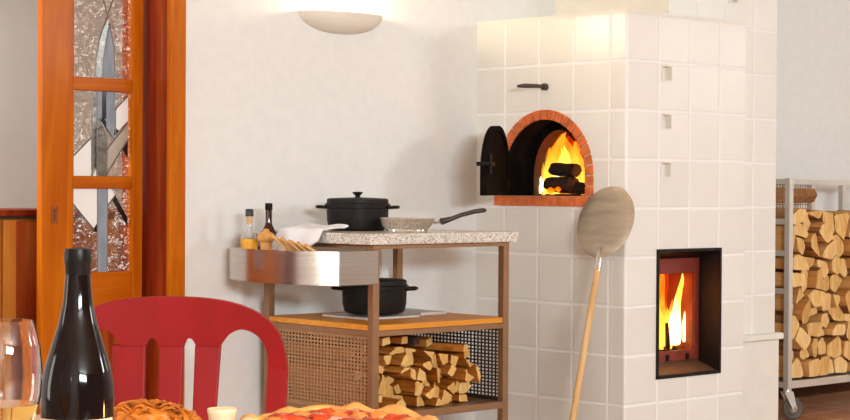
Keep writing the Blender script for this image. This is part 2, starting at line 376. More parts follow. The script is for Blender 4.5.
for z0, z1 in ((1.498, 2.0), (1.130, 1.449), (.769, 1.083)):
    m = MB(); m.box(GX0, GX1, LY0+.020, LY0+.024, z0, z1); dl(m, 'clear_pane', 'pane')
GL = {'grey':[[(-1.849,1.501),(-1.851,1.565),(-1.830,1.660),(-1.799,1.725),(-1.792,1.703),(-1.810,1.623),(-1.818,1.566),(-1.822,1.502)],[(-1.866,1.446),(-1.846,1.447),(-1.846,1.310),(-1.851,1.152),(-1.864,1.130)],[(-1.844,1.344),(-1.830,1.344),(-1.801,1.270),(-1.800,1.130),(-1.843,1.130)]],
 'blue':[[(-1.822,1.502),(-1.818,1.566),(-1.810,1.623),(-1.792,1.703),(-1.774,1.625),(-1.767,1.505)],[(-1.845,1.447),(-1.824,1.448),(-1.824,1.345),(-1.830,1.344),(-1.844,1.336)],[(-1.805,1.449),(-1.765,1.450),(-1.768,1.305),(-1.773,1.271),(-1.804,1.315)],[(-1.841,1.083),(-1.801,1.083),(-1.799,0.768),(-1.840,0.769)]],
 'black':[[(-1.825,1.502),(-1.815,1.559),(-1.809,1.503)],[(-1.823,1.448),(-1.805,1.449),(-1.804,1.345),(-1.823,1.345)],[(-1.830,1.342),(-1.817,1.350),(-1.766,1.290),(-1.773,1.271)],[(-1.771,1.305),(-1.762,1.314),(-1.748,1.301),(-1.764,1.286)],[(-1.852,1.310),(-1.844,1.310),(-1.844,1.156),(-1.853,1.156)],[(-1.730,1.235),(-1.708,1.268),(-1.708,1.200)],[(-1.778,1.044),(-1.763,1.057),(-1.708,0.971),(-1.708,0.939)],[(-1.861,0.928),(-1.843,0.948),(-1.843,0.920),(-1.855,0.920)]],
 'white':[[(-1.958,1.194),(-1.872,1.273),(-1.871,1.130),(-1.958,1.130)],[(-1.764,1.384),(-1.708,1.436),(-1.708,1.342),(-1.764,1.291)],[(-1.862,1.130),(-1.851,1.167),(-1.838,1.130)],[(-1.958,1.083),(-1.843,1.083),(-1.843,0.954),(-1.859,0.931),(-1.958,1.036)],[(-1.798,1.083),(-1.781,1.083),(-1.765,1.059),(-1.798,1.017)]],
 'tan':[[(-1.804,1.226),(-1.708,1.333),(-1.708,1.272),(-1.799,1.142)]]}
for k, (key, polys) in enumerate(GL.items()):
    m = MB()
    for pl in polys: m.prism([(x, LY0+.016+.0006*k, z) for x, z in pl], (0, .0035, 0))
    dl(m, key+'_glass', 'pane_'+key)
LEADS = [[(-1.824,1.806),(-1.801,1.740)],[(-1.771,1.810),(-1.801,1.740)],[(-1.801,1.740),(-1.801,1.729),(-1.832,1.659),(-1.851,1.565),(-1.855,1.501)],[(-1.801,1.729),(-1.792,1.703),(-1.810,1.623),(-1.818,1.566),(-1.822,1.502)],[(-1.792,1.703),(-1.774,1.625),(-1.767,1.505)],[(-1.867,1.446),(-1.865,1.130)],[(-1.846,1.447),(-1.845,1.130)],[(-1.958,1.194),(-1.867,1.276)],[(-1.764,1.384),(-1.708,1.436)],[(-1.806,1.225),(-1.708,1.335)],[(-1.799,1.142),(-1.708,1.270)],[(-1.801,1.270),(-1.800,1.130)],[(-1.764,1.384),(-1.764,1.290)],[(-1.842,1.083),(-1.841,0.769)],[(-1.799,1.083),(-1.798,0.769)],[(-1.958,1.036),(-1.855,0.927)],[(-1.798,1.017),(-1.763,1.059)],
 [(-1.824,1.806),(-1.86,1.9),(-1.86,2.0)],[(-1.771,1.810),(-1.74,1.9),(-1.74,2.0)]]
m = MB()
for pl in LEADS: m.tube([(x, LY0+.017, z) for x, z in pl], .0026, n=8)
for x, z in ((-1.801,1.735),(-1.792,1.703),(-1.846,1.31),(-1.83,1.345),(-1.773,1.271),(-1.764,1.384),(-1.764,1.29),(-1.806,1.225),(-1.799,1.142),(-1.867,1.276),(-1.708,1.2)):
    m.lathe([(.001,-.004),(.004,-.002),(.004,.002),(.001,.004)], 8, (x, LY0+.014, z))
dl(m, 'lead_came', 'lead')
m = MB(); 
m.tube([(-2.048, LY0-.001, .955), (-2.048, LY0-.001, 1.015), (-2.026, LY0-.001, 1.015), (-2.026, LY0-.001, .955), (-2.048, LY0-.001, .955)], .0018, n=6)
m.box(-2.041, -2.033, LY0-.002, LY0+.001, .962, 1.008)
dl(m, 'finger_pull', 'iron_brown')

# ---- pine cabinet in the room beyond the door
cb = tag(empty('sideboard', (-2.9, 1.34, 0)), 'orange and red-brown panelled pine sideboard beyond the open door', 'sideboard')
boxobj('carcass', 'cab_stile', cb, 0, 1.9, .02, .45, .0, .965)
boxobj('worktop', 'lining_wood', cb, -.02, 1.92, -.02, .47, .975, 1.0, bevel=.004)
boxobj('cornice', 'iron_brown', cb, 0, 1.9, .012, .45, .963, .975)
xs = [0.0, .42, .84, 1.30, 1.70]
for k, x in enumerate(xs):
    d = boxobj('door', 'cab_panel', cb, x+.01, x+.36, .004, .02, .06, .955, bevel=.003)
    m = MB(); m.box(x+.0, x+.055, -.012, .004, .03, .962); m.build('door_stile', 'cab_stile', d, bevel=.004)

# ------------------------------------------------------------------ the tiled stove
st = tag(empty('masonry_stove', (0, 0, 0)), 'tall cream tiled masonry stove with baking oven and glazed firebox', 'stove')
ZT = 1.815; FX = .776; CR = .012
TX0, TX1, TY = .5, 1.272, .2
def arch(cy, half, zb, ztop, n=24, ell=None):   # closed (y, z) outline, counter-clockwise from bottom
    h = ell if ell else half; zs = ztop-h
    return [(cy-half, zb), (cy+half, zb)] + [(cy+half*math.cos(math.pi*k/n), zs+h*math.sin(math.pi*k/n)) for k in range(n+1)]
def dedup(l):
    out = []
    for p in l:
        if not out or (abs(p[0]-out[-1][0])+abs(p[1]-out[-1][1])) > 1e-5: out.append(p)
    return out
OV = dedup(arch(.455, .243, 1.062, 1.391))
FBX0, FBX1, FBZ0, FBZ1 = .194, .612, .312, .844
bm = bmesh.new(); uvl = bm.loops.layers.uv.new('UVMap')
VENTS = [(.214, 1.538), (.214, 1.339), (.214, 1.140)]; VS = .068
holes = [[(FBX0, FBZ0), (FBX1, FBZ0), (FBX1, FBZ1), (FBX0, FBZ1)]] + [[(x, z), (x+VS, z), (x+VS, z+VS), (x, z+VS)] for x, z in VENTS]
fs = panel(bm, uvl, [(CR, 0), (FX, 0), (FX, ZT), (CR, ZT)], holes, lambda a, b: (a, 0, b))
set_uv(fs, uvl, lambda c: (c.x, c.z-ZT+2), (0, -1, 0))
fs = panel(bm, uvl, [(CR, 0), (WY, 0), (WY, ZT), (CR, ZT)], [OV], lambda a, b: (0, a, b))
set_uv(fs, uvl, lambda c: (c.y+.11, c.z-ZT+2), (-1, 0, 0))
# rounded corner
prev = None
for k in range(7):
    a = math.pi/2*k/6; p = (CR-CR*math.cos(a), CR-CR*math.sin(a))
    if prev:
        vs = [bm.verts.new((q[0], q[1], z)) for q, z in ((prev, 0), (p, 0), (p, ZT), (prev, ZT))]
        f = bm.faces.new(vs); f.smooth = True; set_uv([f], uvl, lambda c: (.1, c.z-ZT+2), (-1, -1, 0)); f.smooth = True
    prev = p
fs = panel(bm, uvl, [(0, TY), (FX, 0), (FX, TY), (0.0, WY)], [], lambda a, b: (a, b, ZT)) if False else []
def quad(vs, n, fn, mi=0):
    f = bm.faces.new([bm.verts.new(v) for v in vs]); set_uv([f], uvl, fn, n, mi)
quad([(0, 0.0, ZT), (FX, 0, ZT), (FX, WY, ZT), (0, WY, ZT)], (0, 0, 1), lambda c: (.1, .1), 1)
quad([(FX, 0, 0), (FX, TY, 0), (FX, TY, ZT), (FX, 0, ZT)], (1, 0, 0), lambda c: (c.y+.001, c.z-ZT+2))
# thin capping lip
for vs, n in (([(-.003, -.003, ZT-.010), (FX+.003, -.003, ZT-.010), (FX+.003, -.003, ZT+.004), (-.003, -.003, ZT+.004)], (0, -1, 0)),
              ([(-.003, -.003, ZT-.010), (-.003, WY, ZT-.010), (-.003, WY, ZT+.004), (-.003, -.003, ZT+.004)], (-1, 0, 0)),
              ([(-.003, -.003, ZT+.004), (FX+.003, -.003, ZT+.004), (FX+.003, WY, ZT+.004), (-.003, WY, ZT+.004)], (0, 0, 1))):
    quad(vs, n, lambda c: (.1, .1), 1)
finish(bm, 'lower_body', ['tile', 'stove_plaster'], st)
bm = bmesh.new(); uvl = bm.loops.layers.uv.new('UVMap')
TV = [(.912, 1.925, .065)]
fs = panel(bm, uvl, [(TX0, ZT), (FX, ZT), (FX, 0), (TX1, 0), (TX1, ZC), (TX0, ZC)], [[(x, z), (x+s_, z), (x+s_, z+s_), (x, z+s_)] for x, z, s_ in TV], lambda a, b: (a, TY, b))
set_uv(fs, uvl, lambda c: (c.x-TX0, c.z-ZT+2), (0, -1, 0))
quad([(TX0, TY, ZT), (TX0, WY, ZT), (TX0, WY, ZC), (TX0, TY, ZC)], (-1, 0, 0), lambda c: (.1, .1), 1)
quad([(TX1, TY, 0), (TX1, WY, 0), (TX1, WY, ZC), (TX1, TY, ZC)], (1, 0, 0), lambda c: (c.y-TY, c.z-ZT+2))
finish(bm, 'chimney_body', ['tile', 'stove_plaster'], st)
m = MB(); m.box(FX+.001, 1.283, .182, .70, 0, .408); m.build('plinth', 'stove_plaster', st, bevel=.004)
m = MB(); m.box(FX+.001, 1.300, .166, .72, .408, .438); m.build('plinth_cap', 'stove_plaster', st, bevel=.006)
for x, z, s_, y in [(x, z, VS, 0) for x, z in VENTS] + [(x, z, s_, TY) for x, z, s_ in TV]:
    m = MB(); t_ = .006
    m.box(x-.001, x+t_, y-.003, y+.03, z, z+s_); m.box(x+s_-t_, x+s_+.001, y-.003, y+.03, z, z+s_)
    m.box(x+t_, x+s_-t_, y-.003, y+.03, z, z+t_); m.box(x+t_, x+s_-t_, y-.003, y+.03, z+s_-t_, z+s_); m.box(x, x+s_, y+.026, y+.03, z, z+s_)
    m.build('vent', 'stove_plaster', st)
# oven: brick surround, sill, soot-black niche and inner mouth
m = MB(); cy, zs = .455, 1.391-.243; ri, ro = .238, .278
nb = 19
m2 = MB()
pts_o = dedup(arch(.455, ro-.002, 1.062, zs+ro-.002)); pts_i = dedup(arch(.455, ri, 1.062, zs+ri))
rings = [[Vector((-.002, a, b)) for a, b in pts_o[1:]+pts_o[:1]], [Vector((-.002, a, b)) for a, b in pts_i[1:]+pts_i[:1]]]
n_ = len(rings[0])-1
for i in range(n_):
    q = [rings[0][i], rings[0][i+1], rings[1][i+1], rings[1][i]]
    m2.prism(q, (.07, 0, 0))
m2.build('brick_mortar', 'mortar', st)
for k in range(nb):
    a0 = math.pi*(k+.07)/nb; a1 = math.pi*(k+.93)/nb
    q = [(-.009, cy+r_*math.cos(a), zs+r_*math.sin(a)) for r_, a in ((ri-.001, a0), (ro, a0), (ro, a1), (ri-.001, a1))]
    m.prism(q, (.06, 0, 0))
for sgn in (-1, 1):
    for k in range(2):
        z0 = 1.062+.002+k*.043; ya, yb = sorted((cy+sgn*(ri-.001), cy+sgn*ro)); m.box(-.009, .05, ya, yb, z0, z0+.039)
m.build('brick_arch', 'brick', st, bevel=.002)
m = MB()
yy = .177
while yy < .73:
    m.box(-.016, .05, yy+.001, min(yy+.046, .744), 1.020, 1.061); yy += .047
m.build('brick_sill', 'brick', st, bevel=.002)
m = MB()
a_in = dedup(arch(.455, ri-.002, 1.063, zs+ri-.002))
m.rings([[Vector((0.0, a, b)) for a, b in a_in], [Vector((.13, a, b)) for a, b in a_in]], cap=False)
m.build('oven_mouth', 'soot', st)
bm = bmesh.new(); uvl = bm.loops.layers.uv.new('UVMap')
inner = dedup(arch(.492, .150, 1.064, 1.345, ell=.20))
fs = panel(bm, uvl, [(.15, 1.0), (.78, 1.0), (.78, 1.45), (.15, 1.45)], [inner], lambda a, b: (.13, a, b)); set_uv(fs, uvl, lambda c: (0, 0), (-1, 0, 0))
finish(bm, 'oven_inner_wall', ['soot'], st)
m = MB(); prs = []
for k in range(7):
    u = k/6; s_ = 1+.35*math.sin(u*math.pi/2) if k < 6 else 1.3
    prs.append([Vector((.13+.34*u, .492+(a-.492)*s_, 1.064+(b-1.064)*(1+.15*u))) for a, b in inner])
m.rings(prs, cap=False); m.add(prs[-1], [tuple(range(len(prs[-1])))])
m.build('oven_chamber', 'sooty_brick', st)
# oven door, swung open on its left edge
HY, HX = .66, -.02
ang = R(59); dx, dy = -math.sin(ang), -math.cos(ang)
Wd, Hd = .40, .292
def D(u, z, t):  # door-plane coordinates: along the leaf, up, through its thickness
    return Vector((HX+dx*u+dy*t, HY+dy*u-dx*t, 1.063+z))
def arch_d(ins, n=24):
    h = Wd/2-ins; zs_ = Hd-Wd/2
    return dedup([(ins, ins), (Wd-ins, ins)] + [(Wd/2+h*math.cos(math.pi*k/n), zs_+h*math.sin(math.pi*k/n)) for k in range(n+1)])
m = MB(); pl = arch_d(0); m.prism([D(u, z, -.006) for u, z in pl], D(0, 0, .006)-D(0, 0, -.006)); 
for ins, t0, t1 in ((.0, -.016, -.006), (.0, .006, .014)):
    o_ = arch_d(ins); i_ = arch_d(ins+.022)
    for i in range(len(o_)-1):
        m.prism([D(*o_[i], t0), D(*o_[i+1], t0), D(*i_[i+1], t0), D(*i_[i], t0)], D(0, 0, t1)-D(0, 0, t0))
od = m.build('oven_door', 'soot', st)
m = MB(); m.tube([D(Wd-.05, .13, -.03), D(Wd+.012, .13, -.03)], .008); m.tube([D(Wd-.05, .13, .02), D(Wd+.01, .13, .02)], .008)
m.tube([D(Wd-.03, .09, -.022), D(Wd-.03, .17, -.022)], .007); m.tube([D(Wd+.008, .13, -.035), D(Wd+.012, .13, .025)], .009)
m.build('latch', 'iron', od)
for z in (.04, .13):
    m = MB(); m.tube([D(-.010, z-.025, 0), D(-.010, z+.025, 0)], .009); m.build('hinge', 'iron', od)
m = MB(); m.tube([(0, .45, 1.522), (-.02, .45, 1.522)], [.016, .014]); m.tube([(-.012, .452, 1.523), (-.035, .462, 1.525), (-.075, .50, 1.526), (-.10, .522, 1.524)], [.007, .010, .012, .007], flat=.8)
m.build('damper_handle', 'iron_brown', st, smooth=True)
# lower firebox
m = MB()
e = .010
m.box(FBX0-.002, FBX0+e, -.008, .02, FBZ0-.002, FBZ1+.002); m.box(FBX1-e, FBX1+.002, -.008, .02, FBZ0-.002, FBZ1+.002)
m.box(FBX0+e, FBX1-e, -.008, .02, FBZ0-.002, FBZ0+e); m.box(FBX0+e, FBX1-e, -.008, .02, FBZ1-e, FBZ1+.002)
m.build('firebox_frame', 'iron', st, bevel=.001)
m = MB(); xa, xb, za, zb = FBX0+.002, FBX1-.002, FBZ0+.004, FBZ1-.004; yb = .125
m.add([(xa,.005,za),(xa,yb,.362),(xa,yb,zb),(xa,.005,zb)], [(0,1,2,3)]); m.add([(xb,.005,za),(xb,yb,.362),(xb,yb,zb),(xb,.005,zb)], [(0,3,2,1)])
m.add([(xa,.005,zb),(xa,yb,.80),(xb,yb,.80),(xb,.005,zb)], [(0,1,2,3)])
m.build('firebox_recess', 'iron', st)
m = MB(); m.add([(xa,.005,za),(xb,.005,za),(xb,yb,.362),(xa,yb,.362)], [(0,1,2,3)]); m.build('firebox_sill', 'ledge', st)
m = MB(); fz0, fz1, fx0, fx1 = .362, .80, FBX0+.004, FBX1-.004
m.box(fx0, fx0+.028, yb-.016, yb, fz0, fz1); m.box(fx1-.030, fx1, yb-.016, yb, fz0, fz1)
m.box(fx0+.028, fx1-.030, yb-.016, yb, fz0, fz0+.045); m.box(fx0+.028, fx1-.030, yb-.016, yb, fz1-.065, fz1)
fd = m.build('firebox_door', 'firelit_metal', st, bevel=.003)
for k in range(3):
    m = MB(); m.box(fx0+.06+k*.13, fx0+.075+k*.13, yb-.024, yb-.016, fz0+.004, fz0+.03); m.build('door_clip', 'iron', fd)
m = MB(); m.box(fx0+.028, fx1-.030, yb-.008, yb-.004, fz0+.045, fz1-.065); m.build('door_glass', 'fire_glass', fd)
m = MB(); m.box(fx0, fx1, yb+.002, yb+.003, fz0, fz1)
m = MB(); q = [(fx0, yb), (fx0-.04, .42), (fx1+.04, .42), (fx1, yb)]
m.add([(q[0][0], q[0][1], fz0), (q[1][0], q[1][1], fz0), (q[2][0], q[2][1], fz0), (q[3][0], q[3][1], fz0), (q[0][0], q[0][1], fz1), (q[1][0], q[1][1], fz1), (q[2][0], q[2][1], fz1), (q[3][0], q[3][1], fz1)],
      [(0,1,2,3), (7,6,5,4), (0,4,5,1), (1,5,6,2), (2,6,7,3)])
m.build('firebox_chamber', 'firebrick', st)
m = MB(); m.tube([(.36, .155, .50), (.352, .16, .53), (.352, .16, .56)], .006)
m.build('grate_hook', 'iron', st)

# ---- fires
def tongue(mb, base, h, wd, lean=(0,0), seed=0, depth=.5, nr=16, axis='x'):
    rr = []; rnd = random.Random(seed); ph = rnd.random()*6
    for i in range(nr+1):
        t = i/nr; r_ = wd*max(.02, (t+.05)**.35*(1-t)**.75*1.25)
        cx = lean[0]*t + .55*wd*math.sin(ph+5.5*t)*t; cy_ = lean[1]*t
        ring = []
        for k in range(12):
            a = 2*math.pi*k/12; rk = r_*(1+.18*math.sin(3*a+ph+5*t))
            u, v = rk*math.cos(a), rk*depth*math.sin(a)
            ring.append(Vector((base[0]+cx+u, base[1]+cy_+v, base[2]+h*t)) if axis == 'x' else Vector((base[0]+cy_+v, base[1]+cx+u, base[2]+h*t)))
        rr.append(ring)
    mb.rings(rr)
def log_round(name, p0, p1, r0, r1, label, grp=None, mat='char', n=9, seed=0):
    mb = MB(); rnd = random.Random(seed); p0, p1 = Vector(p0), Vector(p1); d = (p1-p0).normalized(); a = d.cross(Vector((0,0,1))).normalized(); b = a.cross(d)
    offs = [1+rnd.uniform(-.2, .2) for _ in range(n)]; rr = []
    for i in range(5):
        t = i/4; c = p0.lerp(p1, t); r_ = r0+(r1-r0)*t
        rr.append([c-p0+(a*math.cos(2*math.pi*k/n)+b*math.sin(2*math.pi*k/n))*r_*offs[k]*(1+rnd.uniform(-.06, .06)) for k in range(n)])
    mb.rings(rr); o = mb.build(name, mat, None, loc=p0); return tag(o, label, 'log', grp)
fl = empty('flames', (.50, .24, .41)); tag(fl, 'bright white and yellow flames behind the lower firebox glass', 'flames'); fl['kind'] = 'stuff'
def fpart(name, mat, root, specs, axis='x'):
    mb = MB(); L = root.location
    for i, (b_, h, wd, lean, dep) in enumerate(specs): tongue(mb, (b_[0]-L[0], b_[1]-L[1], b_[2]-L[2]), h, wd, lean, i*7+len(name), dep, axis=axis)
    o = mb.build(name, mat, root, smooth=True); o['kind'] = 'stuff'; return o
fpart('outer_flame', 'fire_red', fl, [((.60,.31,.40), .38, .095, (.0,0), .25), ((.70,.33,.40), .37, .09, (.01,0), .25), ((.52,.30,.40), .37, .085, (0,0), .25), ((.78,.34,.40), .34, .07, (-.01,0), .25), ((.44,.29,.40), .36, .07, (-.01,0), .25)])
fpart('middle_flame', 'fire_yellow', fl, [((.575,.26,.41), .35, .055, (-.07,0), .3), ((.63,.27,.41), .34, .055, (.02,0), .3), ((.50,.23,.40), .20, .035, (-.02,0), .35), ((.68,.25,.41), .22, .035, (.03,0), .35), ((.55,.23,.40), .18, .04, (-.03,0), .35), ((.62,.24,.41), .26, .045, (.02,0), .35)])
fpart('inner_flame', 'fire_white', fl, [((.575,.205,.42), .31, .042, (.015,0), .3), ((.535,.195,.42), .15, .022, (-.01,0), .4), ((.615,.195,.43), .19, .022, (.02,0), .4)])
point('firebox_glow', (.27, .22, .60), 3.5, (1, .36, .08), .04)
log_round('burning_log', (.42, .24, .388), (.70, .27, .392), .020, .020, 'charred log lying at the bottom of the lower firebox', seed=3)
log_round('burning_log', (.475, .17, .412), (.448, .155, .52), .012, .008, 'glowing stick standing on the left inside the lower firebox', seed=4)
fl2 = empty('flames', (.28, .50, 1.07)); tag(fl2, 'tall orange and yellow flames filling the arched baking oven', 'flames'); fl2['kind'] = 'stuff'
fpart('outer_flame', 'fire_red', fl2, [((.26,.67,1.065), .25, .07, (-.01,0), .25), ((.25,.44,1.065), .22, .06, (.01,0), .25), ((.30,.50,1.07), .27, .085, (0,0), .25), ((.30,.62,1.07), .26, .085, (0,0), .25), ((.31,.56,1.07), .30, .10, (0,0), .25)], 'y')
fpart('middle_flame', 'fire_yellow', fl2, [((.21,.64,1.07), .25, .055, (-.02,0), .3), ((.20,.665,1.065), .20, .040, (-.02,0), .3), ((.22,.675,1.065), .17, .030, (-.04,0), .4), ((.24,.62,1.07), .25, .055, (-.03,0), .4), ((.24,.545,1.08), .285, .075, (.01,0), .3), ((.23,.63,1.08), .24, .06, (.0,0), .3), ((.23,.48,1.1), .24, .05, (.0,0), .3), ((.24,.465,1.08), .22, .040, (.02,0), .4), ((.25,.58,1.10), .25, .06, (.0,0), .4)], 'y')
fpart('inner_flame', 'fire_white', fl2, [((.18,.655,1.072), .075, .022, (-.02,0), .5), ((.215,.585,1.14), .13, .030, (-.03,0), .4), ((.215,.53,1.16), .12, .026, (.0,0), .4)], 'y')
log_round('burning_log', (.165, .445, 1.105), (.180, .60, 1.110), .038, .030, 'front charred log glowing in the arched baking oven', seed=5)
log_round('burning_log', (.172, .43, 1.172), (.19, .585, 1.180), .028, .028, 'charred log lying across the top of the oven fire', seed=6)
log_round('burning_log', (.165, .36, 1.095), (.175, .425, 1.10), .026, .026, 'short charred log at the right side of the oven fire', seed=8)
em = MB(); em.lathe([(.001,-.016),(.016,-.006),(.018,.004),(.001,.014)], 9, (0,0,0)); em.lathe([(.001,-.012),(.012,-.004),(.014,.004),(.001,.010)], 9, (.0,-.045,.006))
o = em.build('ember', 'ember', None, loc=(.128, .54, 1.085)); tag(o, 'orange glowing ember in front of the oven logs', 'ember')
point('oven_glow', (.27, .335, 1.20), 2.5, (1, .40, .10), .04)

# ------------------------------------------------------------------ pizza peel leaning on the stove corner
foot = Vector((-.350, .002, .0)); top = Vector((-.058, .059, .960))
pd = (top-foot).normalized(); side = Vector((0, -1, 0)); side = (side - pd*side.dot(pd)).normalized(); nrm = pd.cross(side)
pe = tag(empty('pizza_peel', foot), 'round metal pizza peel on a long wooden handle leaning on the stove', 'pizza peel')
def P3(s_, u, v=0): return pd*s_ + side*u + nrm*v
Lc = (top-foot).length; rb = .150
m = MB(); rings = []
prof = [(0.0, .0), (.6, .0), (.93, .001), (1.0, .004)]
for s1 in (1, -1):
    pass
out = []
for rr_, vv in [(.02, -.0015), (.7, -.0015), (.96, -.001), (1.0, .0), (.96, .0015), (.7, .001), (.02, .001)]:
    out.append([P3(Lc+rb*rr_*math.sin(2*math.pi*k/56)*1.0, rb*rr_*math.cos(2*math.pi*k/56), -vv+.0) for k in range(56)])
m.rings(out); m.build('blade', 'peel', pe, smooth=True)
m = MB(); m.tube([P3(Lc-rb-.055, 0, .0), P3(Lc-rb-.02, 0, 0), P3(Lc-rb+.012, 0, -.006), P3(Lc-rb+.045, 0, -.007)], [.013, .0125, .011, .004], flat=.9); m.build('ferrule', 'chrome', pe, smooth=True)
m = MB(); m.tube([P3(.012, 0), P3(.3, 0), P3(.6, 0), P3(Lc-rb-.05, 0)], [.0135, .0135, .0135, .0125], 14); m.build('handle', 'handle_wood', pe, smooth=True)

# ------------------------------------------------------------------ split-wood cells
def clip(poly, a, b, c):   # keep a*x+b*z <= c
    out = []
    for i in range(len(poly)):
        p, q = poly[i], poly[(i+1) % len(poly)]; dp = a*p[0]+b*p[1]-c; dq = a*q[0]+b*q[1]-c
        if dp <= 0: out.append(p)
        if (dp < 0 < dq) or (dq < 0 < dp):
            t = dp/(dp-dq); out.append((p[0]+(q[0]-p[0])*t, p[1]+(q[1]-p[1])*t))
    return out
def inside(p, poly):
    c = False
    for i in range(len(poly)):
        a, b = poly[i], poly[i-1]
        if (a[1] > p[1]) != (b[1] > p[1]) and p[0] < (b[0]-a[0])*(p[1]-a[1])/(b[1]-a[1])+a[0]: c = not c
    return c
def cells(region, sp, rnd, jit=.33):
    xs = [p[0] for p in region]; zs = [p[1] for p in region]; pts = []; row = 0; z = min(zs)+sp*.45
    while z < max(zs):
        x = min(xs)+sp*(.5 if row % 2 else .1)
        while x < max(xs)+sp:
            p = (x+rnd.uniform(-jit, jit)*sp, z+rnd.uniform(-jit, jit)*sp)
            if inside(p, region): pts.append(p)
            x += sp
        z += sp*.88; row += 1
    out = []
    for p in pts:
        poly = list(region)
        for q in pts:
            if q is p: continue
            dx_, dz_ = q[0]-p[0], q[1]-p[1]
            if dx_*dx_+dz_*dz_ < (4*sp)**2: poly = clip(poly, dx_, dz_, (q[0]**2+q[1]**2-p[0]**2-p[1]**2)/2)
            if len(poly) < 3: break
        if len(poly) >= 3: out.append((p, poly))
    return out
def chaikin(poly, keep):
    out = []
    for i in range(len(poly)):
        p, q = poly[i-1], poly[i]; r_ = poly[(i+1) % len(poly)]
        if keep[i]: out.append(q)
        else:
            for t in (.35, .12): out.append((q[0]+(p[0]-q[0])*t, q[1]+(p[1]-q[1])*t))
            for t in (.12, .35): out.append((q[0]+(r_[0]-q[0])*t, q[1]+(r_[1]-q[1])*t))
    return out
def make_log(name, poly, y0, length, shear, rnd, mats, shrink, label, grp, drop=.75, soft=.45, taper=1.0):
    yref = .3
    cx = sum(p[0] for p in poly)/len(poly); cz = sum(p[1] for p in poly)/len(poly)
    # merge near-duplicate corners
    pl = []
    for p in poly:
        if not pl or math.hypot(p[0]-pl[-1][0], p[1]-pl[-1][1]) > .006: pl.append(p)
    if math.hypot(pl[0][0]-pl[-1][0], pl[0][1]-pl[-1][1]) < .006: pl.pop()
    if len(pl) < 3: return None
    while len(pl) > 4 and rnd.random() < drop:   # wedge-shaped splits: drop a corner
        pl.pop(rnd.randrange(len(pl)))
    pl = [((p[0]-cx)*shrink, (p[1]-cz)*shrink) for p in pl]
    bark_i = rnd.randrange(len(pl)); keep = [rnd.random() > soft for _ in pl]
    keep[bark_i] = False
    if rnd.random() < soft*.35: keep = [False]*len(pl)
    pl2 = chaikin(pl, keep)
    # bark where the outline is rounded
    mside = []
    bx, bz = pl[bark_i]; 
    for i in range(len(pl2)):
        p, q = pl2[i], pl2[(i+1) % len(pl2)]; mx_, mz_ = (p[0]+q[0])/2, (p[1]+q[1])/2
        mside.append(2 if (mx_*bx+mz_*bz)/(math.hypot(mx_, mz_)*math.hypot(bx, bz)+1e-9) > .80 else 1)
    mb = MB(); n = len(pl2); tilt = (rnd.uniform(-.25, .25), rnd.uniform(-.25, .25)); rr = []; N = 5
    for i in range(N):
        t = i/(N-1); wob = .0015
        ring = [(x*(1-(1-taper)*t)+shear[0]*length*t+rnd.uniform(-wob, wob), (tilt[0]*x+tilt[1]*z if i == 0 else 0)+length*t, z*(1-(1-taper)*t)+shear[1]*length*t+rnd.uniform(-wob, wob)) for x, z in pl2]
        rr.append(ring)
    vs = [p for r_ in rr for p in r_]; mb.v = vs
    for i in range(N-1):
        for j in range(n):
            k = (j+1) % n; mb.f.append((i*n+j, i*n+k, (i+1)*n+k, (i+1)*n+j)); mb.m.append(mside[j])
    mb.f.append(tuple(reversed(range(n)))); mb.m.append(0); mb.f.append(tuple(range((N-1)*n, N*n))); mb.m.append(0)
    o = mb.build(name, mats, None, loc=(cx+shear[0]*(y0-yref), y0, cz+shear[1]*(y0-yref))); return tag(o, label, 'log', grp)

# ------------------------------------------------------------------ log cart beside the stove
CX0, CX1, CY0, CY1 = 1.505, 2.80, .29, .655
cart = tag(empty('log_cart', (CX0, CY0, 0)), 'wheeled metal log cart full of firewood right of the stove', 'log cart')
def lc(mb, *a, **k): mb.v = [(x-CX0, y-CY0, z) for x, y, z in mb.v]; return mb.build(*a, parent=cart, **k)
p_ = .030
for x, y in ((CX0, CY0), (CX1-p_, CY0), (CX0, CY1-p_), (CX1-p_, CY1-p_), (2.155, CY1-p_), (2.43, CY1-p_)):
    m = MB(); m.box(x, x+p_, y, y+p_, .150 if x < 2 or x > 2.6 else .186, 1.150 if x < 2 or x > 2.6 else 1.119); lc(m, 'post', 'alu', bevel=.002)
for y in (CY0, CY1-p_):
    m = MB(); m.box(CX0+p_, CX1-p_, y, y+p_, .152, .185); lc(m, 'bottom_rail', 'alu', bevel=.002)
m = MB(); m.box(CX0+p_, CX1-p_, CY1-p_, CY1, 1.120, 1.148); lc(m, 'top_rail', 'alu', bevel=.002)
for x in (CX0, CX1-p_):
    for z in (1.120, .93, .78, .60, .155):
        m = MB(); m.box(x+.004, x+p_-.004, CY0+p_, CY1-p_, z, z+.026); lc(m, 'side_rail', 'alu')
def lattice(mb, a0, a1, z0, z1, pa, pz, wa, wz, f3, th):
    na = max(1, round((a1-a0)/pa)); nz_ = max(1, round((z1-z0)/pz))
    for i in range(na+1):
        a = a0+(a1-a0)*i/na; p = [f3(a-wa/2, 0, z0), f3(a+wa/2, th, z1)]
        mb.box(min(p[0][0], p[1][0]), max(p[0][0], p[1][0]), min(p[0][1], p[1][1]), max(p[0][1], p[1][1]), z0, z1)
    for i in range(nz_+1):
        z = z0+(z1-z0)*i/nz_; p = [f3(a0, 0.0002, z), f3(a1, th-.0002, z)]
        mb.box(min(p[0][0], p[1][0]), max(p[0][0], p[1][0]), min(p[0][1], p[1][1]), max(p[0][1], p[1][1]), z-wz/2, z+wz/2)
m = MB(); lattice(m, CX0+p_, 2.15, .98, 1.12, .022, .020, .005, .005, lambda a, t, z: (a, CY1-.012+t, z), .0015); lc(m, 'mesh_panel', 'steel_mesh')
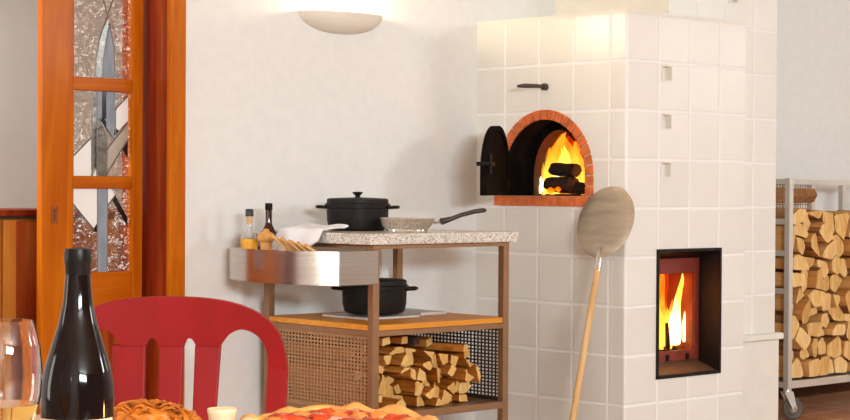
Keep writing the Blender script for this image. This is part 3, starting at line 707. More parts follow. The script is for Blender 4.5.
m = MB(); lattice(m, CY0+p_, CY1-p_, .96, 1.12, .018, .016, .005, .005, lambda a, t, z: (CX0+.012+t, a, z), .0015); lc(m, 'mesh_panel', 'steel_mesh')
m = MB(); m.box(CX0+p_, CX1-p_, CY0+p_, CY1-p_, .160, .172); lc(m, 'base_sheet', 'alu')
for x, y in ((CX0+.035, CY0+.03), (CX1-.05, CY0+.03), (CX0+.035, CY1-.04), (CX1-.05, CY1-.04)):
    m = MB(); a = R(-20); Rm = Matrix.Translation((x, y, 0)) @ Matrix.Rotation(a, 4, 'Z')
    m.tube([Rm @ Vector((0, 0, .150)), Rm @ Vector((0, 0, .128))], .020)
    for s_ in (-1, 1):
        m.prism([Rm @ Vector((-.026, s_*.017, .132)), Rm @ Vector((.022, s_*.017, .132)), Rm @ Vector((.042, s_*.017, .053)), Rm @ Vector((.022, s_*.017, .045))], Rm.to_3x3() @ Vector((0, .003*s_, 0)))
    m.prism([Rm @ Vector((-.026, -.020, .132)), Rm @ Vector((.022, -.020, .132)), Rm @ Vector((.022, .020, .132)), Rm @ Vector((-.026, .020, .132))], (0, 0, .004))
    c_ = lc(m, 'caster', 'alu')
    m = MB(); cw = Rm @ Vector((.030, 0, .054)); RX = Matrix.Translation(cw) @ Matrix.Rotation(a, 4, 'Z') @ Matrix.Rotation(R(90), 4, 'X')
    m.lathe([(.008, -.011), (.034, -.011), (.036, -.007), (.047, -.010), (.0535, -.004), (.0535, .004), (.047, .010), (.036, .007), (.034, .011), (.008, .011)], 36, mat=RX)
    m.v = [(x_-CX0, y_-CY0, z_) for x_, y_, z_ in m.v]; m.build('wheel', 'rubber', c_, smooth=True)
    m = MB(); m.tube([RX @ Vector((0, 0, -.022)), RX @ Vector((0, 0, .022))], .009); m.tube([RX @ Vector((0, 0, -.0125)), RX @ Vector((0, 0, .0125))], .020)
    m.v = [(x_-CX0, y_-CY0, z_) for x_, y_, z_ in m.v]; m.build('hub', 'chrome', c_, smooth=True)
rnd = random.Random(21)
reg = [(1.540, .188), (2.60, .188), (2.60, .99), (2.20, 1.00), (1.98, .985), (1.84, 1.0), (1.72, .985), (1.60, 1.01), (1.540, .97)]
LE = ['log_end', 'log_side', 'bark']
for (p, poly) in cells(reg, .096, rnd, .34):
    z_, x_ = p[1], p[0]
    lvl = 'top' if z_ > .88 else 'upper' if z_ > .66 else 'middle' if z_ > .45 else 'lower' if z_ > .28 else 'bottom'
    sd = 'beside the cart post' if x_ < 1.62 else 'in the front of the cart' if x_ < 2.05 else 'in the far part of the cart'
    make_log('firewood_log', poly, .315+rnd.uniform(-.018, .045), .25, (0, 0), rnd, LE, rnd.uniform(.82, .93),
             'split firewood log in the %s layer %s' % (lvl, sd), 'split logs %s layer %s' % (lvl, sd), drop=.5, soft=.72)
# two long logs lying along the top of the pile
def long_log(p0, p1, r_, label, mat='bark', seed=0):
    o = log_round('firewood_log', p0, p1, r_, r_*.9, label, None, mat, 11, seed); return o
long_log((1.60, .55, 1.062), (2.12, .60, 1.066), .036, 'long bark-covered log lying across the top of the cart pile', 'bark', 11)

# ------------------------------------------------------------------ kitchen trolley
AX, AY, BX, BY = -1.224, .145, -.552, .795
tr = tag(empty('kitchen_trolley', (AX, AY, 0)), 'steel kitchen trolley with granite top, wooden shelf and firewood rack', 'trolley')
def tl(mb, *a, **k): mb.v = [(x-AX, y-AY, z) for x, y, z in mb.v]; return mb.build(*a, parent=tr, **k)
q = .030
for x, y in ((AX, AY), (BX, AY), (AX, BY-q), (BX, BY-q)):
    m = MB(); m.box(x, x+q, y, y+q, .07, .868); lg = tl(m, 'leg', 'steel_post', bevel=.001)
    m = MB(); RX = Matrix.Translation((x+q/2-AX, y+q/2-AY, .032)) @ Matrix.Rotation(R(90), 4, 'X'); m.lathe([(.006, -.010), (.028, -.012), (.031, -.006), (.031, .006), (.028, .012), (.006, .010)], 24, mat=RX)
    m.box(x-AX+.004, x-AX+q-.004, y-AY+.0, y-AY+.003, .03, .07); m.box(x-AX+.004, x-AX+q-.004, y-AY+q-.003, y-AY+q, .03, .07); m.build('wheel', 'rubber', lg)
for z0, z1 in ((.868, .883), (.548, .568), (.236, .262)):
    m = MB()
    for y in (AY, BY-q): m.box(AX+q, BX, y+.001, y+q-.001, z0, z1)
    for x in (AX, BX): m.box(x+.001, x+q-.001, AY+q, BY-q, z0, z1)
    if z1 > .8: 
        for x, y in ((AX, AY), (BX, AY), (AX, BY-q), (BX, BY-q)): m.box(x, x+q, y, y+q, z0, z1)
    tl(m, 'frame_rail', 'steel_post', bevel=.001)
m = MB(); m.box(AX-.030, BX+q+.035, AY-.018, BY+.012, .884, .924); tl(m, 'countertop', 'granite', bevel=.003)
m = MB(); m.box(AX+.004, BX+q-.004, AY+.004+q*0, BY-.004, .569, .590)
m = MB(); m.box(AX+q+.001, BX-.001, AY+.002, BY-.002, .569, .590); m.box(AX+.002, AX+q+.001, AY+q+.001, BY-q-.001, .569, .590); m.box(BX-.001, BX+q-.002, AY+q+.001, BY-q-.001, .569, .590)
tl(m, 'wooden_shelf', 'shelf_wood', bevel=.002)
m = MB(); m.box(AX+q, BX, AY+q, BY-q, .250, .258); tl(m, 'bottom_shelf', 'steel_post')
m = MB(); lattice(m, AY+q+.012, BY-q-.012, .275, .538, .0196, .0138, .0088, .0062, lambda a, t, z: (AX+.014+t, a, z), .0015)
m.box(AX+.012, AX+.018, AY+q, AY+q+.012, .262, .548); m.box(AX+.012, AX+.018, BY-q-.012, BY-q, .262, .548); m.box(AX+.012, AX+.018, AY+q, BY-q, .538, .548); m.box(AX+.012, AX+.018, AY+q, BY-q, .262, .272)
tl(m, 'perforated_panel', 'steel_mesh')
m = MB(); lattice(m, AX+q+.01, BX-.01, .275, .538, .0196, .0138, .0075, .0055, lambda a, t, z: (a, BY-.016+t, z), .0015)
m.box(AX+q, BX, BY-.018, BY-.012, .538, .548); tl(m, 'perforated_panel', 'mesh_shaded')
m = MB(); lattice(m, AY+q+.006, BY-q-.006, .275, .538, .0196, .0138, .0085, .0058, lambda a, t, z: (BX+.014+t, a, z), .0015)
m.box(BX+.012, BX+.018, AY+q, BY-q, .538, .548); m.box(BX+.012, BX+.018, AY+q, BY-q, .262, .272)
tl(m, 'perforated_panel', 'mesh_shaded')
# steel basket wrapping round the left end
path = [(-1.205, .140), (-1.30, .140), (-1.388, .140)]
def bez(p0, p1, p2, p3, n):
    return [tuple((1-t)**3*a+3*(1-t)**2*t*b+3*(1-t)*t*t*c+t**3*d for a, b, c, d in zip(p0, p1, p2, p3)) for t in [i/n for i in range(1, n+1)]]
curve = bez((-1.388, .140), (-1.508, .348), (-1.505, .60), (-1.392, .792), 26)
curve += bez((-1.392, .792), (-1.386, .806), (-1.378, .810), (-1.365, .812), 5) + [(-1.228, .812)]
bz0, bz1 = .741, .862
def band(mb, pts, th, z0, z1, mi=0):
    n = len(pts); ins = []
    for i, p in enumerate(pts):
        a, b = pts[max(0, i-1)], pts[min(n-1, i+1)]; d = Vector((b[0]-a[0], b[1]-a[1])).normalized(); ins.append((p[0]+d[1]*th, p[1]-d[0]*th))
    vs = [(x, y, z0) for x, y in pts]+[(x, y, z1) for x, y in pts]+[(x, y, z0) for x, y in ins]+[(x, y, z1) for x, y in ins]; fs_ = []
    for i in range(n-1):
        fs_ += [(i, i+1, n+i+1, n+i), (2*n+i, 3*n+i, 3*n+i+1, 2*n+i+1), (n+i, n+i+1, 3*n+i+1, 3*n+i), (i, 2*n+i, 2*n+i+1, i+1)]
    fs_ += [(0, n, 3*n, 2*n), (n-1, 3*n-1, 4*n-1, 2*n-1)]; mb.add(vs, fs_, mi)
m = MB(); band(m, path, .0015, bz0, bz1); band(m, path[-1:]+curve, .0015, bz0, bz1)
bk = tl(m, 'steel_basket', 'steel', smooth=True, angle=25)
m = MB(); loop = path+curve
m.prism([(x, y, bz0-.0015) for x, y in loop]+[], (0, 0, .003)); m.v = [(x-AX, y-AY, z) for x, y, z in m.v]; m.build('basket_floor', 'steel', bk)
m = MB(); m.box(-1.3885-.001, -1.3885+.002, .1375, .1405, bz0-.001, bz1+.001); m.v = [(x-AX, y-AY, z) for x, y, z in m.v]; m.build('seam', 'chrome', bk)

# sticks stacked in the rack
rnd = random.Random(5)
reg = [(AX+.036, .262), (-.63, .262), (-.605, .36), (-.62, .42), (-.76, .455), (-.90, .475), (-1.0, .495), (AX+.036, .50)]
SE = ['stick_end', 'stick_side', 'stick_side']
for (p, poly) in cells(reg, .045, rnd, .42):
    x_, z_ = p
    lvl = 'top' if z_ > .46 else 'middle' if z_ > .34 else 'bottom'; sd = 'left' if x_ < -1.03 else 'centre' if x_ < -.82 else 'right'
    y0 = .185+rnd.uniform(-.01, .12)*(1 if z_ < .46 else 1.3)
    make_log('kindling_log', poly, y0, rnd.uniform(.36, .42), (-.03, .0), rnd, SE, rnd.uniform(.82, .94), 'thin split log in the %s %s of the trolley rack' % (lvl, sd), 'split logs in the %s %s of the trolley rack' % (lvl, sd))
def stick(name, p0, p1, wd, th, label, grp=None, mats=SE, roll=0, cat='log'):
    p0, p1 = Vector(p0), Vector(p1); d = (p1-p0); L = d.length; d.normalize(); a = d.cross(Vector((0,0,1))).normalized(); b = a.cross(d)
    a, b = a*math.cos(roll)+b*math.sin(roll), b*math.cos(roll)-a*math.sin(roll)
    mb = MB(); prof = [(-wd/2, -th/2), (wd/2, -th*.35), (wd*.4, th/2), (-wd*.42, th*.4)]
    mb.prism([a*u+b*v for u, v in prof], d*L, 0, 1, 0); o = mb.build(name, mats, None, loc=p0, bevel=.0015); return tag(o, label, cat, grp)

for k, (xa_, xb_, ya_, z_, w_, lab, mt) in enumerate([
  (-.70, -.86, .20, .475, .042, 'split log lying slantwise on top of the rack pile at its right end', SE),
  (-.80, -.90, .30, .497, .044, 'split log lying slantwise on top of the rack pile, second from its right end', SE),
  (-.93, -.97, .23, .513, .040, 'dark split log lying on top of the middle of the rack pile', ['char']*3),  # near-black wood, material shared with the hearth logs
  (-1.00, -1.04, .22, .520, .036, 'split log on top of the rack pile just left of its middle', SE),
  (-1.11, -1.10, .20, .523, .040, 'flat split log on top of the rack pile behind the front leg', SE),
  (-.655, -.72, .24, .447, .040, 'split log on the lower right shoulder of the rack pile', SE)]):
    stick('kindling_log', (xa_, ya_, z_), (xb_, ya_+.42, z_+.004), w_, .032, lab, None, mt, R((-8, 10, 5, -6, 4, 12)[k]))
# ------------------------------------------------------------------ on the trolley
def casserole(loc, r, h, label, rz, feet=False):
    ro = tag(empty('cast_iron_casserole', loc, rz), label, 'pot')
    z0 = .008 if feet else 0
    m = MB(); m.lathe([(.01, z0), (r*.84, z0), (r*.93, z0+.008), (r*.985, h*.45), (r, h), (r*1.045, h+.002), (r*1.045, h+.009), (r*.97, h+.009), (r*.96, h*.4), (r*.86, z0+.006), (.01, z0+.006)], 56); bd = m.build('pot_body', 'iron', ro, smooth=True)
    m = MB(); m.lathe([(r*.95, h+.002), (r*1.06, h+.010), (r*1.06, h+.017), (r*1.00, h+.021), (r*.99, h+.036), (r*.93, h+.040), (.01, h+.044)], 56); ld = m.build('lid', 'iron', ro, smooth=True, angle=30)
    m = MB(); m.lathe([(.012, h+.043), (.009, h+.050), (.020, h+.060), (.021, h+.064), (.006, h+.066)], 24); m.build('lid_knob', 'iron', ld, smooth=True)
    for s_ in (-1, 1):
        m = MB(); pts = [(s_*r*.99, -.045, h+.004), (s_*(r+.030), -.036, h+.006), (s_*(r+.038), 0, h+.006), (s_*(r+.030), .036, h+.006), (s_*r*.99, .045, h+.004)]
        m.tube(pts, .0065, 10); m.build('side_handle', 'iron', ro, smooth=True)
    if feet:
        for k in range(3):
            a = 2*math.pi*k/3+.4; m = MB(); m.lathe([(.006, 0), (.008, .012)], 10, (r*.72*math.cos(a), r*.72*math.sin(a), 0)); m.build('foot', 'iron', bd)
    return ro
casserole((-.925, .585, .9245), .122, .086, 'black lidded casserole on the granite top behind the frying pan', -HEAD)
pan = tag(empty('frying_pan', (-.842, .415, .924), -HEAD), 'steel frying pan with a long black handle on the granite top', 'frying pan')
pan.location = (-.902, .322, .9245)
m = MB(); m.lathe([(.01, 0), (.078, 0), (.081, .004), (.080, .009), (.096, .024), (.106, .046), (.110, .052), (.108, .053), (.104, .048), (.093, .024), (.077, .006), (.01, .006)], 56); m.build('pan_body', 'chrome', pan, smooth=True)
m = MB(); m.tube([(.102, 0, .036), (.122, 0, .038), (.135, 0, .041)], [.011, .010, .010], flat=.6); m.build('handle_bracket', 'chrome', pan, smooth=True)
m = MB(); m.tube([(.128, 0, .036), (.134, 0, .040), (.150, 0, .044), (.175, 0, .052), (.21, 0, .066), (.26, 0, .079), (.295, 0, .084), (.305, 0, .084)], [.010, .014, .0115, .009, .0085, .009, .009, .004], 14); m.build('handle', 'black_plastic', pan, smooth=True)
# bottles and jar in the basket
bo = tag(empty('oil_bottle', (-1.372, .695, bz0+.0015)), 'clear glass bottle with amber label and dark cap in the steel basket', 'bottle')
m = MB(); m.lathe([(.01,.0),(.028,.0),(.032,.006),(.032,.150),(.029,.170),(.014,.192),(.0115,.200),(.0115,.238),(.009,.238),(.009,.2),(.012,.190),(.027,.168),(.0295,.150),(.0295,.008),(.026,.004),(.01,.004)], 32); m.build('glass_body', 'clear', bo, smooth=True)
m = MB(); m.lathe([(.005,.0048),(.029,.008),(.029,.12),(.005,.12)], 32); m.build('oil', 'oil', bo, smooth=True)
m = MB(); m.lathe([(.0325,.085),(.0328,.085),(.0328,.152),(.0325,.152)], 32, cap=False); m.build('label', 'amber_label', bo, smooth=True)
m = MB(); m.lathe([(.0125,.208),(.0125,.238)], 20); m.build('cork', 'cork', bo, smooth=True)
m = MB(); m.lathe([(.0155,.238),(.0155,.262),(.013,.266),(.002,.266)], 24); m.build('cap', 'cap', bo, smooth=True)
bo = tag(empty('vinegar_bottle', (-1.288, .684, bz0+.0015)), 'tall dark bottle with a black capsule in the steel basket', 'bottle')
m = MB(); m.lathe([(.01,.0),(.029,.0),(.031,.006),(.031,.150),(.027,.178),(.014,.205),(.0125,.215),(.0125,.262),(.002,.262)], 32); m.build('glass_body', 'dark_glass2', bo, smooth=True)
m = MB(); m.lathe([(.0135,.262),(.0145,.264),(.0145,.288),(.002,.289)], 24); m.build('capsule', 'foil', bo, smooth=True)
m = MB(); m.lathe([(.0313,.095),(.0318,.095),(.0318,.14),(.0313,.14)], 32, cap=False); m.build('label', 'label_white', bo, smooth=True)
bo = tag(empty('wooden_jar', (-1.356, .612, bz0+.0015)), 'small turned wooden jar with a domed lid in the steel basket', 'jar')
m = MB(); m.lathe([(.01,.0),(.022,.0),(.021,.125),(.023,.138),(.024,.142),(.002,.142)], 28); m.build('jar_body', 'jar_wood', bo, smooth=True)
m = MB(); m.lathe([(.024,.142),(.031,.146),(.0345,.155),(.0345,.163),(.030,.173),(.018,.179),(.012,.184),(.011,.190),(.002,.193)], 28); m.build('lid', 'jar_wood', bo, smooth=True)
# thin sticks standing in the basket
rnd = random.Random(3)
for k in range(10):
    t = k/9; y = .17+.026*k
    base = (-1.290-.006*(k % 3), y, bz0+.02+.10*(1-t)*0); tp = (-1.410+.010*(k % 2), y+.13-.02*t, .880+.032*t)
    stick('kindling_stick', base, tp, .022, .007, 'thin flat wooden stick leaning in the steel basket under the cloth', 'thin wooden sticks in the steel basket', ['kindling', 'kindling', 'kindling'], R(20+rnd.uniform(-20, 20)), 'stick')
# white cloth folded over the granite edge
def cloth():
    NU, NV = 30, 12; rows_ = []
    for j in range(NV+1):
        v = j/NV; row = []
        for i in range(NU+1):
            u = i/NU
            y = .385+.275*v
            # path: over the top towards the left edge, then hanging
            Ltop = .125; drop = .10+.02*math.sin(v*3)+(.0 if v > .35 else -.055*(1-v/.35)); s_ = u*(Ltop+drop)
            if s_ < Ltop: x = -1.135-s_; z = .940+.004*math.sin(9*v+4*u)-.010*(1-math.cos(min(1, s_/Ltop)*1.2))+(.006 if s_ < .012 else 0)
            else:
                d_ = s_-Ltop; x = -1.262-.05*(d_/.1)-.006*math.sin(12*v); z = .936-d_*.95+.003*math.sin(10*v)
            row.append((x, y, z))
        rows_.append(row)
    vs = [p for r_ in rows_ for p in r_]; n = NU+1; fs_ = [(j*n+i, j*n+i+1, (j+1)*n+i+1, (j+1)*n+i) for j in range(NV) for i in range(NU)]
    ox, oy, oz = -1.20, .52, .93
    mb = MB(); mb.add([(x-ox, y-oy, z-oz) for x, y, z in vs], fs_); o = mb.build('tea_towel', 'cloth', None, smooth=True, angle=80, loc=(ox, oy, oz))
    sd = o.modifiers.new('thick', 'SOLIDIFY'); sd.thickness = .011; sd.offset = 0
    ss = o.modifiers.new('smooth', 'SUBSURF'); ss.levels = 1; ss.render_levels = 1
    return tag(o, 'folded white cloth hanging over the granite edge into the basket', 'cloth')
cloth()
# slabs and pot on the wooden shelf
o = boxobj('stone_slab', 'slab', None, -.135, .135, -.135, .135, 0, .008, bevel=.002, loc=(-.935, .49, .5905)); tag(o, 'pale stone slab on the wooden shelf under the black pot', 'slab')
o = boxobj('stone_slab', 'slab', None, -.07, .07, -.15, .15, 0, .012, bevel=.002, loc=(-.675, .56, .5905)); tag(o, 'pale stone slab lying bare on the wooden shelf', 'slab')
casserole((-.935, .470, .599), .126, .098, 'black footed casserole on the trolley shelf standing on a pale slab', -HEAD, True)

# ------------------------------------------------------------------ wall lamp
wl = tag(empty('wall_lamp', (-.788, WY-.001, 1.72)), 'white half-bowl plaster wall lamp glowing upward on the white wall', 'wall lamp')
m = MB(); rr = []; N = 14; rw, hh, dp = .212, .082, .115
for sgn, ins in ((1, 0), (0, .008)):
    pass
outer = []; innr = []
for i in range(N+1):
    a = math.pi/2*i/N; s_ = math.sin(a)**.9 if i else .0; z = hh*(1-math.cos(a))
    outer.append([Vector((rw*max(s_, .02)*math.cos(math.pi*k/28), -dp*max(s_, .02)*math.sin(math.pi*k/28), z)) for k in range(29)])
    innr.append([Vector(((rw-.008)*max(s_, .02)*math.cos(math.pi*k/28), -(dp-.008)*max(s_, .02)*math.sin(math.pi*k/28), .008+(hh-.008)*(1-math.cos(a)))) for k in range(29)])
m.rings(outer, cap=False, closed=False); m.rings(innr, cap=False, closed=False); m.rings([outer[-1], innr[-1]], cap=False, closed=False)
m.build('lamp_bowl', 'lamp_plaster', wl, smooth=True)
m = MB(); m.tube([(-.05, -.05, .045), (.05, -.05, .045)], .010); m.build('bulb', 'bulb', wl, smooth=True)
l = point('lamp_light', (-.80, WY-.055, 1.83), 12, (1, .80, .50), .03)

# ------------------------------------------------------------------ chair behind the table
cx, cy_ = CF(-.466, 3.30)
ch = tag(empty('dining_chair', (cx, cy_, 0), -HEAD), 'red wooden chair with a curved slatted back behind the table', 'chair')
# local: x to the viewer's right, -y towards the viewer
ppm = 1/545.0
def bp(px, py): return ((px-171)*1.0*3.30/1800, 1.09-(py-187.0)*3.30/1800)
def curvey(x): return .018*(1-(x/.23)**2)
def plate(name, outl, th=.022, parent=ch, bev=.003):
    bm = bmesh.new(); vs = [bm.verts.new((x, curvey(x)-th/2, z)) for x, z in outl]; es = [bm.edges.new((vs[i], vs[(i+1) % len(vs)])) for i in range(len(vs))]
    bmesh.ops.triangle_fill(bm, edges=es, use_beauty=True)
    for f in bm.faces:
        f.normal_update()
        if f.normal.y > 0: f.normal_flip()
    r = bmesh.ops.extrude_face_region(bm, geom=bm.faces[:])
    for v in [g for g in r['geom'] if isinstance(g, bmesh.types.BMVert)]: v.co.y += th
    bmesh.ops.recalc_face_normals(bm, faces=bm.faces)
    o = finish(bm, name, ['chair_red'], parent); b = o.modifiers.new('b', 'BEVEL'); b.width = bev; b.segments = 3; b.limit_method = 'ANGLE'; b.angle_limit = R(50); return o
def sm(pts, n=6):   # catmull-rom through pixel-measured outline points
    out = []
    for i in range(len(pts)-1):
        p0, p1, p2, p3 = pts[max(i-1, 0)], pts[i], pts[i+1], pts[min(i+2, len(pts)-1)]
        for k in range(n):
            t = k/n; out.append(tuple(.5*((2*b)+(-a+c)*t+(2*a-5*b+4*c-d)*t*t+(-a+3*b-3*c+d)*t**3) for a, b, c, d in zip(p0, p1, p2, p3)))
    out.append(pts[-1]); return out
# right half of the crest in metres (x from the centre line, z)
top_h = sm([(0, .8885), (.05, .887), (.10, .881), (.145, .868), (.178, .848), (.200, .822), (.211, .79), (.2165, .755)])
zb = .755
in_r = sm([(.180, .755), (.178, .785), (.168, .809), (.150, .824), (.128, .829), (.108, .820), (.096, .806), (.091, .798)])
mid = [(.089, .797), (.047, .797)]
arc2 = sm([(.044, .803), (.038, .811), (.030, .811), (.025, .803), (.023, .797)], 3)
half_in = in_r + mid + arc2
right = top_h + half_in
full = right + [(.012, .797), (-.012, .797)] + [(-x, z) for x, z in reversed(right)]
out2 = []
for p in full:
    if not out2 or math.hypot(p[0]-out2[-1][0], p[1]-out2[-1][1]) > 5e-4: out2.append(p)
plate('crest_rail', out2)
for s_ in (-1, 1):
    m = MB(); cs = [(.198, .760), (.194, .68), (.186, .58), (.180, .46), (.186, .22), (.196, .0)]; ys = [curvey(.198), .006, -.012, -.03, -.012, .03]; rr = []
    for (x, z), y in zip(cs, ys):
        hw = .0185; hd = .012 if z > .6 else .016
        if z < .3: hw = .015
        rr.append([Vector((s_*x+a*hw, y+b*hd, z)) for a, b in ((-1,-1),(1,-1),(1,1),(-1,1))])
    m.rings(rr); m.build('rear_leg', 'chair_red', ch, bevel=.002)
    m = MB(); m.rings([[Vector((s_*.19+a*.018, -.375+b*.018, .43)) for a, b in ((-1,-1),(1,-1),(1,1),(-1,1))], [Vector((s_*.195+a*.013, -.385+b*.013, 0)) for a, b in ((-1,-1),(1,-1),(1,1),(-1,1))]]); m.build('front_leg', 'chair_red', ch, bevel=.003)
for c0, w0, c1, w1 in ((-.078, .062, -.066, .044), (0, .024, .0, .022), (.068, .048, .058, .036)):
    if c0 == 0: w0, w1 = .046, .036
    m = MB(); rr = []
    for t in [i/8 for i in range(9)]:
        z = .800-(.800-.485)*t; c = c0+(c1-c0)*t; wv = (w0+(w1-w0)*t)/2; y = curvey(c)*(1-t)-.035*t
        rr.append([Vector((c+a*wv, y+b*.008, z)) for a, b in ((-1,-1),(1,-1),(1,1),(-1,1))])
    m.rings(rr); m.build('back_slat', 'chair_red', ch, bevel=.003)
m = MB(); m.box(-.175, .175, -.055, -.018, .462, .50); m.build('lower_back_rail', 'chair_red', ch, bevel=.004)
m = MB(); m.prism([(-.205, -.41, .432), (.205, -.41, .432), (.19, -.02, .432), (-.19, -.02, .432)], (0, 0, .028)); m.build('seat', 'chair_red', ch, bevel=.008)
for s_ in (-1, 1):
    m = MB(); m.box(s_*.19-.010, s_*.19+.010, -.36, -.02, .20, .225); m.build('stretcher', 'chair_red', ch, bevel=.003)

# ------------------------------------------------------------------ dining table and what stands on it
TZ = .72
tx, ty = CF(-.45, 2.88)
tb = tag(empty('dining_table', (tx, ty, 0), -HEAD-R(12)), 'pale wooden dining table in the foreground under the pizza', 'table')
boxobj('tabletop', 'table_top', tb, -.75, 1.25, -1.5, 0, TZ-.032, TZ, bevel=.004)
boxobj('apron', 'table_top', tb, -.66, 1.16, -1.41, -.09, TZ-.11, TZ-.033)
for x, y in ((-.69, -.13), (1.13, -.13), (-.69, -1.44), (1.13, -1.44)):
    boxobj('leg', 'table_top', tb, x, x+.06, y, y+.06, 0, TZ-.033, bevel=.004)
def at(px_x, d): x, y = CF(px_x, d); return (x, y, TZ+.0005)
wb = tag(empty('wine_bottle', at(-.395, 2.05), -HEAD), 'tall dark brown wine bottle with cream label in the foreground', 'bottle')
m = MB(); m.lathe([(.012,.012),(.036,.001),(.0405,.004),(.0415,.012),(.0415,.128),(.0408,.145),(.037,.165),(.0300,.188),(.0225,.212),(.0172,.236),(.0152,.256),(.0142,.272),(.0138,.284),(.002,.284)], 64); m.build('glass_body', 'dark_glass', wb, smooth=True)
m = MB(); m.lathe([(.0141,.262),(.0148,.280),(.0152,.2815),(.0156,.284),(.0156,.294),(.0147,.2985),(.010,.2995),(.0095,.297),(.002,.297)], 40); m.build('capsule', 'foil', wb, smooth=True)
m = MB(); m.tube([(-.001, -.0005, .2965), (-.001, -.0005, .2985)], .0085); m.build('cork', 'cork', wb)
m = MB(); n = 40; a0, a1 = R(-90-80), R(-90+80)
rg = [[Vector((.0419*math.cos(a0+(a1-a0)*k/n), .0419*math.sin(a0+(a1-a0)*k/n), z)) for k in range(n+1)] for z in (.03, .108)]
m.rings(rg, cap=False, closed=False); m.build('label', 'label', wb, smooth=True)
wg = tag(empty('wine_glass', at(-.448, 1.92), 0), 'large clear wine glass with pale wine at the left edge', 'glass')
m = MB(); m.lathe([(.004,.001),(.034,.001),(.034,.003),(.006,.007),(.004,.012),(.0035,.085),(.006,.096),(.020,.104),(.032,.120),(.0385,.145),(.040,.172),(.0375,.198),(.033,.216),(.0295,.226),(.0285,.226),(.032,.216),(.0365,.198),(.039,.172),(.0375,.146),(.031,.121),(.019,.1055),(.004,.1025)], 56); m.build('bowl', 'clear', wg, smooth=True, angle=60)
m = MB(); m.lathe([(.003,.1027),(.0185,.1058),(.0305,.1212),(.0345,.133),(.0355,.137),(.002,.137)], 56); m.build('wine', 'wine', wg, smooth=True)
# golden shaggy pastry
M['pastry'] = plain('golden_flaky_pastry', (.50, .14, .008), .5, var=.6, nscale=38, bmp=.9, bd=.006, scale=(1, 2.5, 2))
M['crust'] = plain('pizza_crust', (.72, .36, .09), .65, var=.35, nscale=22, bmp=.5, bd=.004)
M['tomato'] = plain('tomato_topping', (.50, .045, .005), .3, var=.4, nscale=40, bmp=.6, bd=.004)
M['cheese'] = plain('melted_cheese', (.66, .22, .04), .4, var=.2, nscale=30, bmp=.4)
M['cream'] = plain('cream_porcelain', (.80, .62, .38), .4, var=.04)
def lump(mb, c, rx, ry, rz, seed, amp=.18, n=28, m_=16, freq=2.2, squash=0):
    rr = []
    for i in range(1, m_):
        th = math.pi*i/m_; ring = []
        for k in range(n):
            a = 2*math.pi*k/n; d = Vector((math.sin(th)*math.cos(a), math.sin(th)*math.sin(a), math.cos(th)))
            f = 1+amp*noise.noise(d*freq+Vector((seed, seed*2, 0)))+amp*.5*noise.noise(d*freq*3+Vector((seed, 0, 5)))
            p = Vector((c[0]+rx*d.x*f, c[1]+ry*d.y*f, max(0, c[2]+rz*d.z*f))); ring.append(p)
        rr.append(ring)
    mb.rings(rr)
m = MB(); lump(m, (0, 0, .022), .062, .045, .032, 3, .35, 44, 26, 3.5); lump(m, (.052, .005, .018), .030, .04, .026, 9, .35, 36, 20, 3.5)
rnd = random.Random(2)
for k in range(46):
    a = rnd.uniform(0, 6.28); r1 = rnd.uniform(.01, .05); z = .028+.030*math.sqrt(max(0, 1-(r1/.06)**2)); x0 = 1.1*r1*math.cos(a); y0 = .8*r1*math.sin(a); b = rnd.uniform(-.6, .6)
    pts = [(x0+t*.022*math.cos(b)-.011, y0+t*.022*math.sin(b), z+.006*math.sin(math.pi*t)-.003) for t in (0, .3, .6, 1)]
    m.tube(pts, [.0015, .0035, .0035, .0012], 6, flat=.6)
o = m.build('pastry', 'pastry', None, smooth=True, loc=at(-.400, 2.60), angle=70); o.rotation_euler.z = -HEAD; tag(o, 'golden flaky pastry on the table beside the wine bottle', 'pastry')
pz = tag(empty('pizza', at(-.122, 2.62), -HEAD), 'round pizza with thick golden crust and red topping in foreground', 'pizza')
m = MB(); rr = []
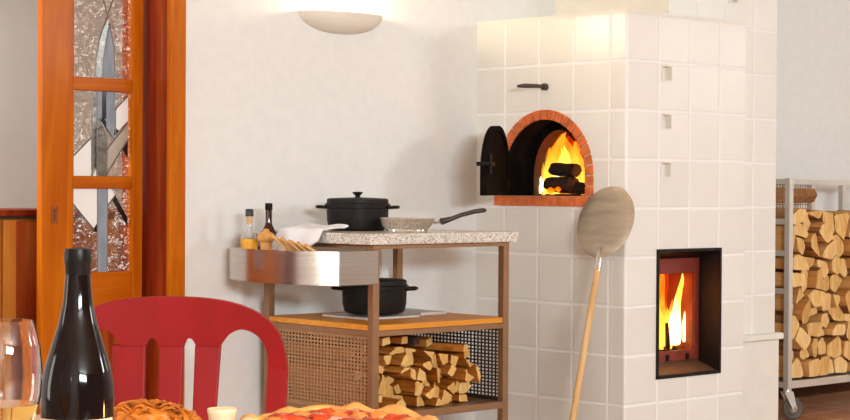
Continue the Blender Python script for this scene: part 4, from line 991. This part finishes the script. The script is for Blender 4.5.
for (r_, z) in [(.10, .001), (.138, .001), (.150, .010), (.151, .022), (.145, .033), (.134, .036), (.122, .030), (.114, .020), (.10, .016), (.02, .016)]:
    rr.append([Vector((r_*(1+.035*noise.noise(Vector((3*math.cos(a), 3*math.sin(a), 0))))*math.cos(a), r_*(1+.035*noise.noise(Vector((3*math.cos(a), 3*math.sin(a), 0))))*math.sin(a), z*(1+.30*noise.noise(Vector((4*math.cos(a), 4*math.sin(a), 5)))))) for a in [2*math.pi*k/90 for k in range(90)]])
m.rings(rr); m.build('crust', 'crust', pz, smooth=True, angle=70)
m = MB()
rr = [[Vector((r_*math.cos(a)*(1+.06*noise.noise(Vector((6*math.cos(a), 6*math.sin(a), 1)))), r_*math.sin(a), z)) for a in [2*math.pi*k/60 for k in range(60)]] for r_, z in ((.108, .014), (.116, .022), (.108, .027), (.06, .028), (.01, .028))]
m.rings(rr); m.build('sauce', 'tomato', pz, smooth=True)
rnd = random.Random(8)
for k in range(30):
    a = rnd.uniform(0, 6.28); d_ = .118*math.sqrt(rnd.random()) if k > 12 else rnd.uniform(.092, .104)
    if k <= 12: a = .25+2.7*k/12
    m = MB(); lump(m, (d_*math.cos(a), d_*math.sin(a), .0235), rnd.uniform(.014, .026), rnd.uniform(.014, .022), .009+.004*rnd.random(), k, .25, 16, 10)
    m.build('tomato_piece' if k % 3 else 'cheese_blob', 'tomato' if k % 3 else 'cheese', pz, smooth=True)
m = MB(); m.lathe([(.002,0),(.0155,0),(.017,.003),(.0215,.030),(.0225,.036),(.0215,.0375),(.020,.036),(.018,.033),(.002,.033)], 36)
cu = m.build('cream_cup', 'cream', None, smooth=True, loc=at(-.303, 2.70), angle=50); tag(cu, 'small cream tapered cup standing between pastry and pizza', 'cup')
m = MB(); lump(m, (0, 0, .033), .019, .016, .006, 4, .1); m.build('filling', 'cream', cu, smooth=True)
m = MB(); lump(m, (0, 0, .020), .029, .026, .038, 5, .12, 30, 18, 1.5)
o = m.build('cream_bun', 'cream', None, smooth=True, loc=at(-.236, 2.44)); tag(o, 'pale cream round bun in front of the pizza crust', 'bun')
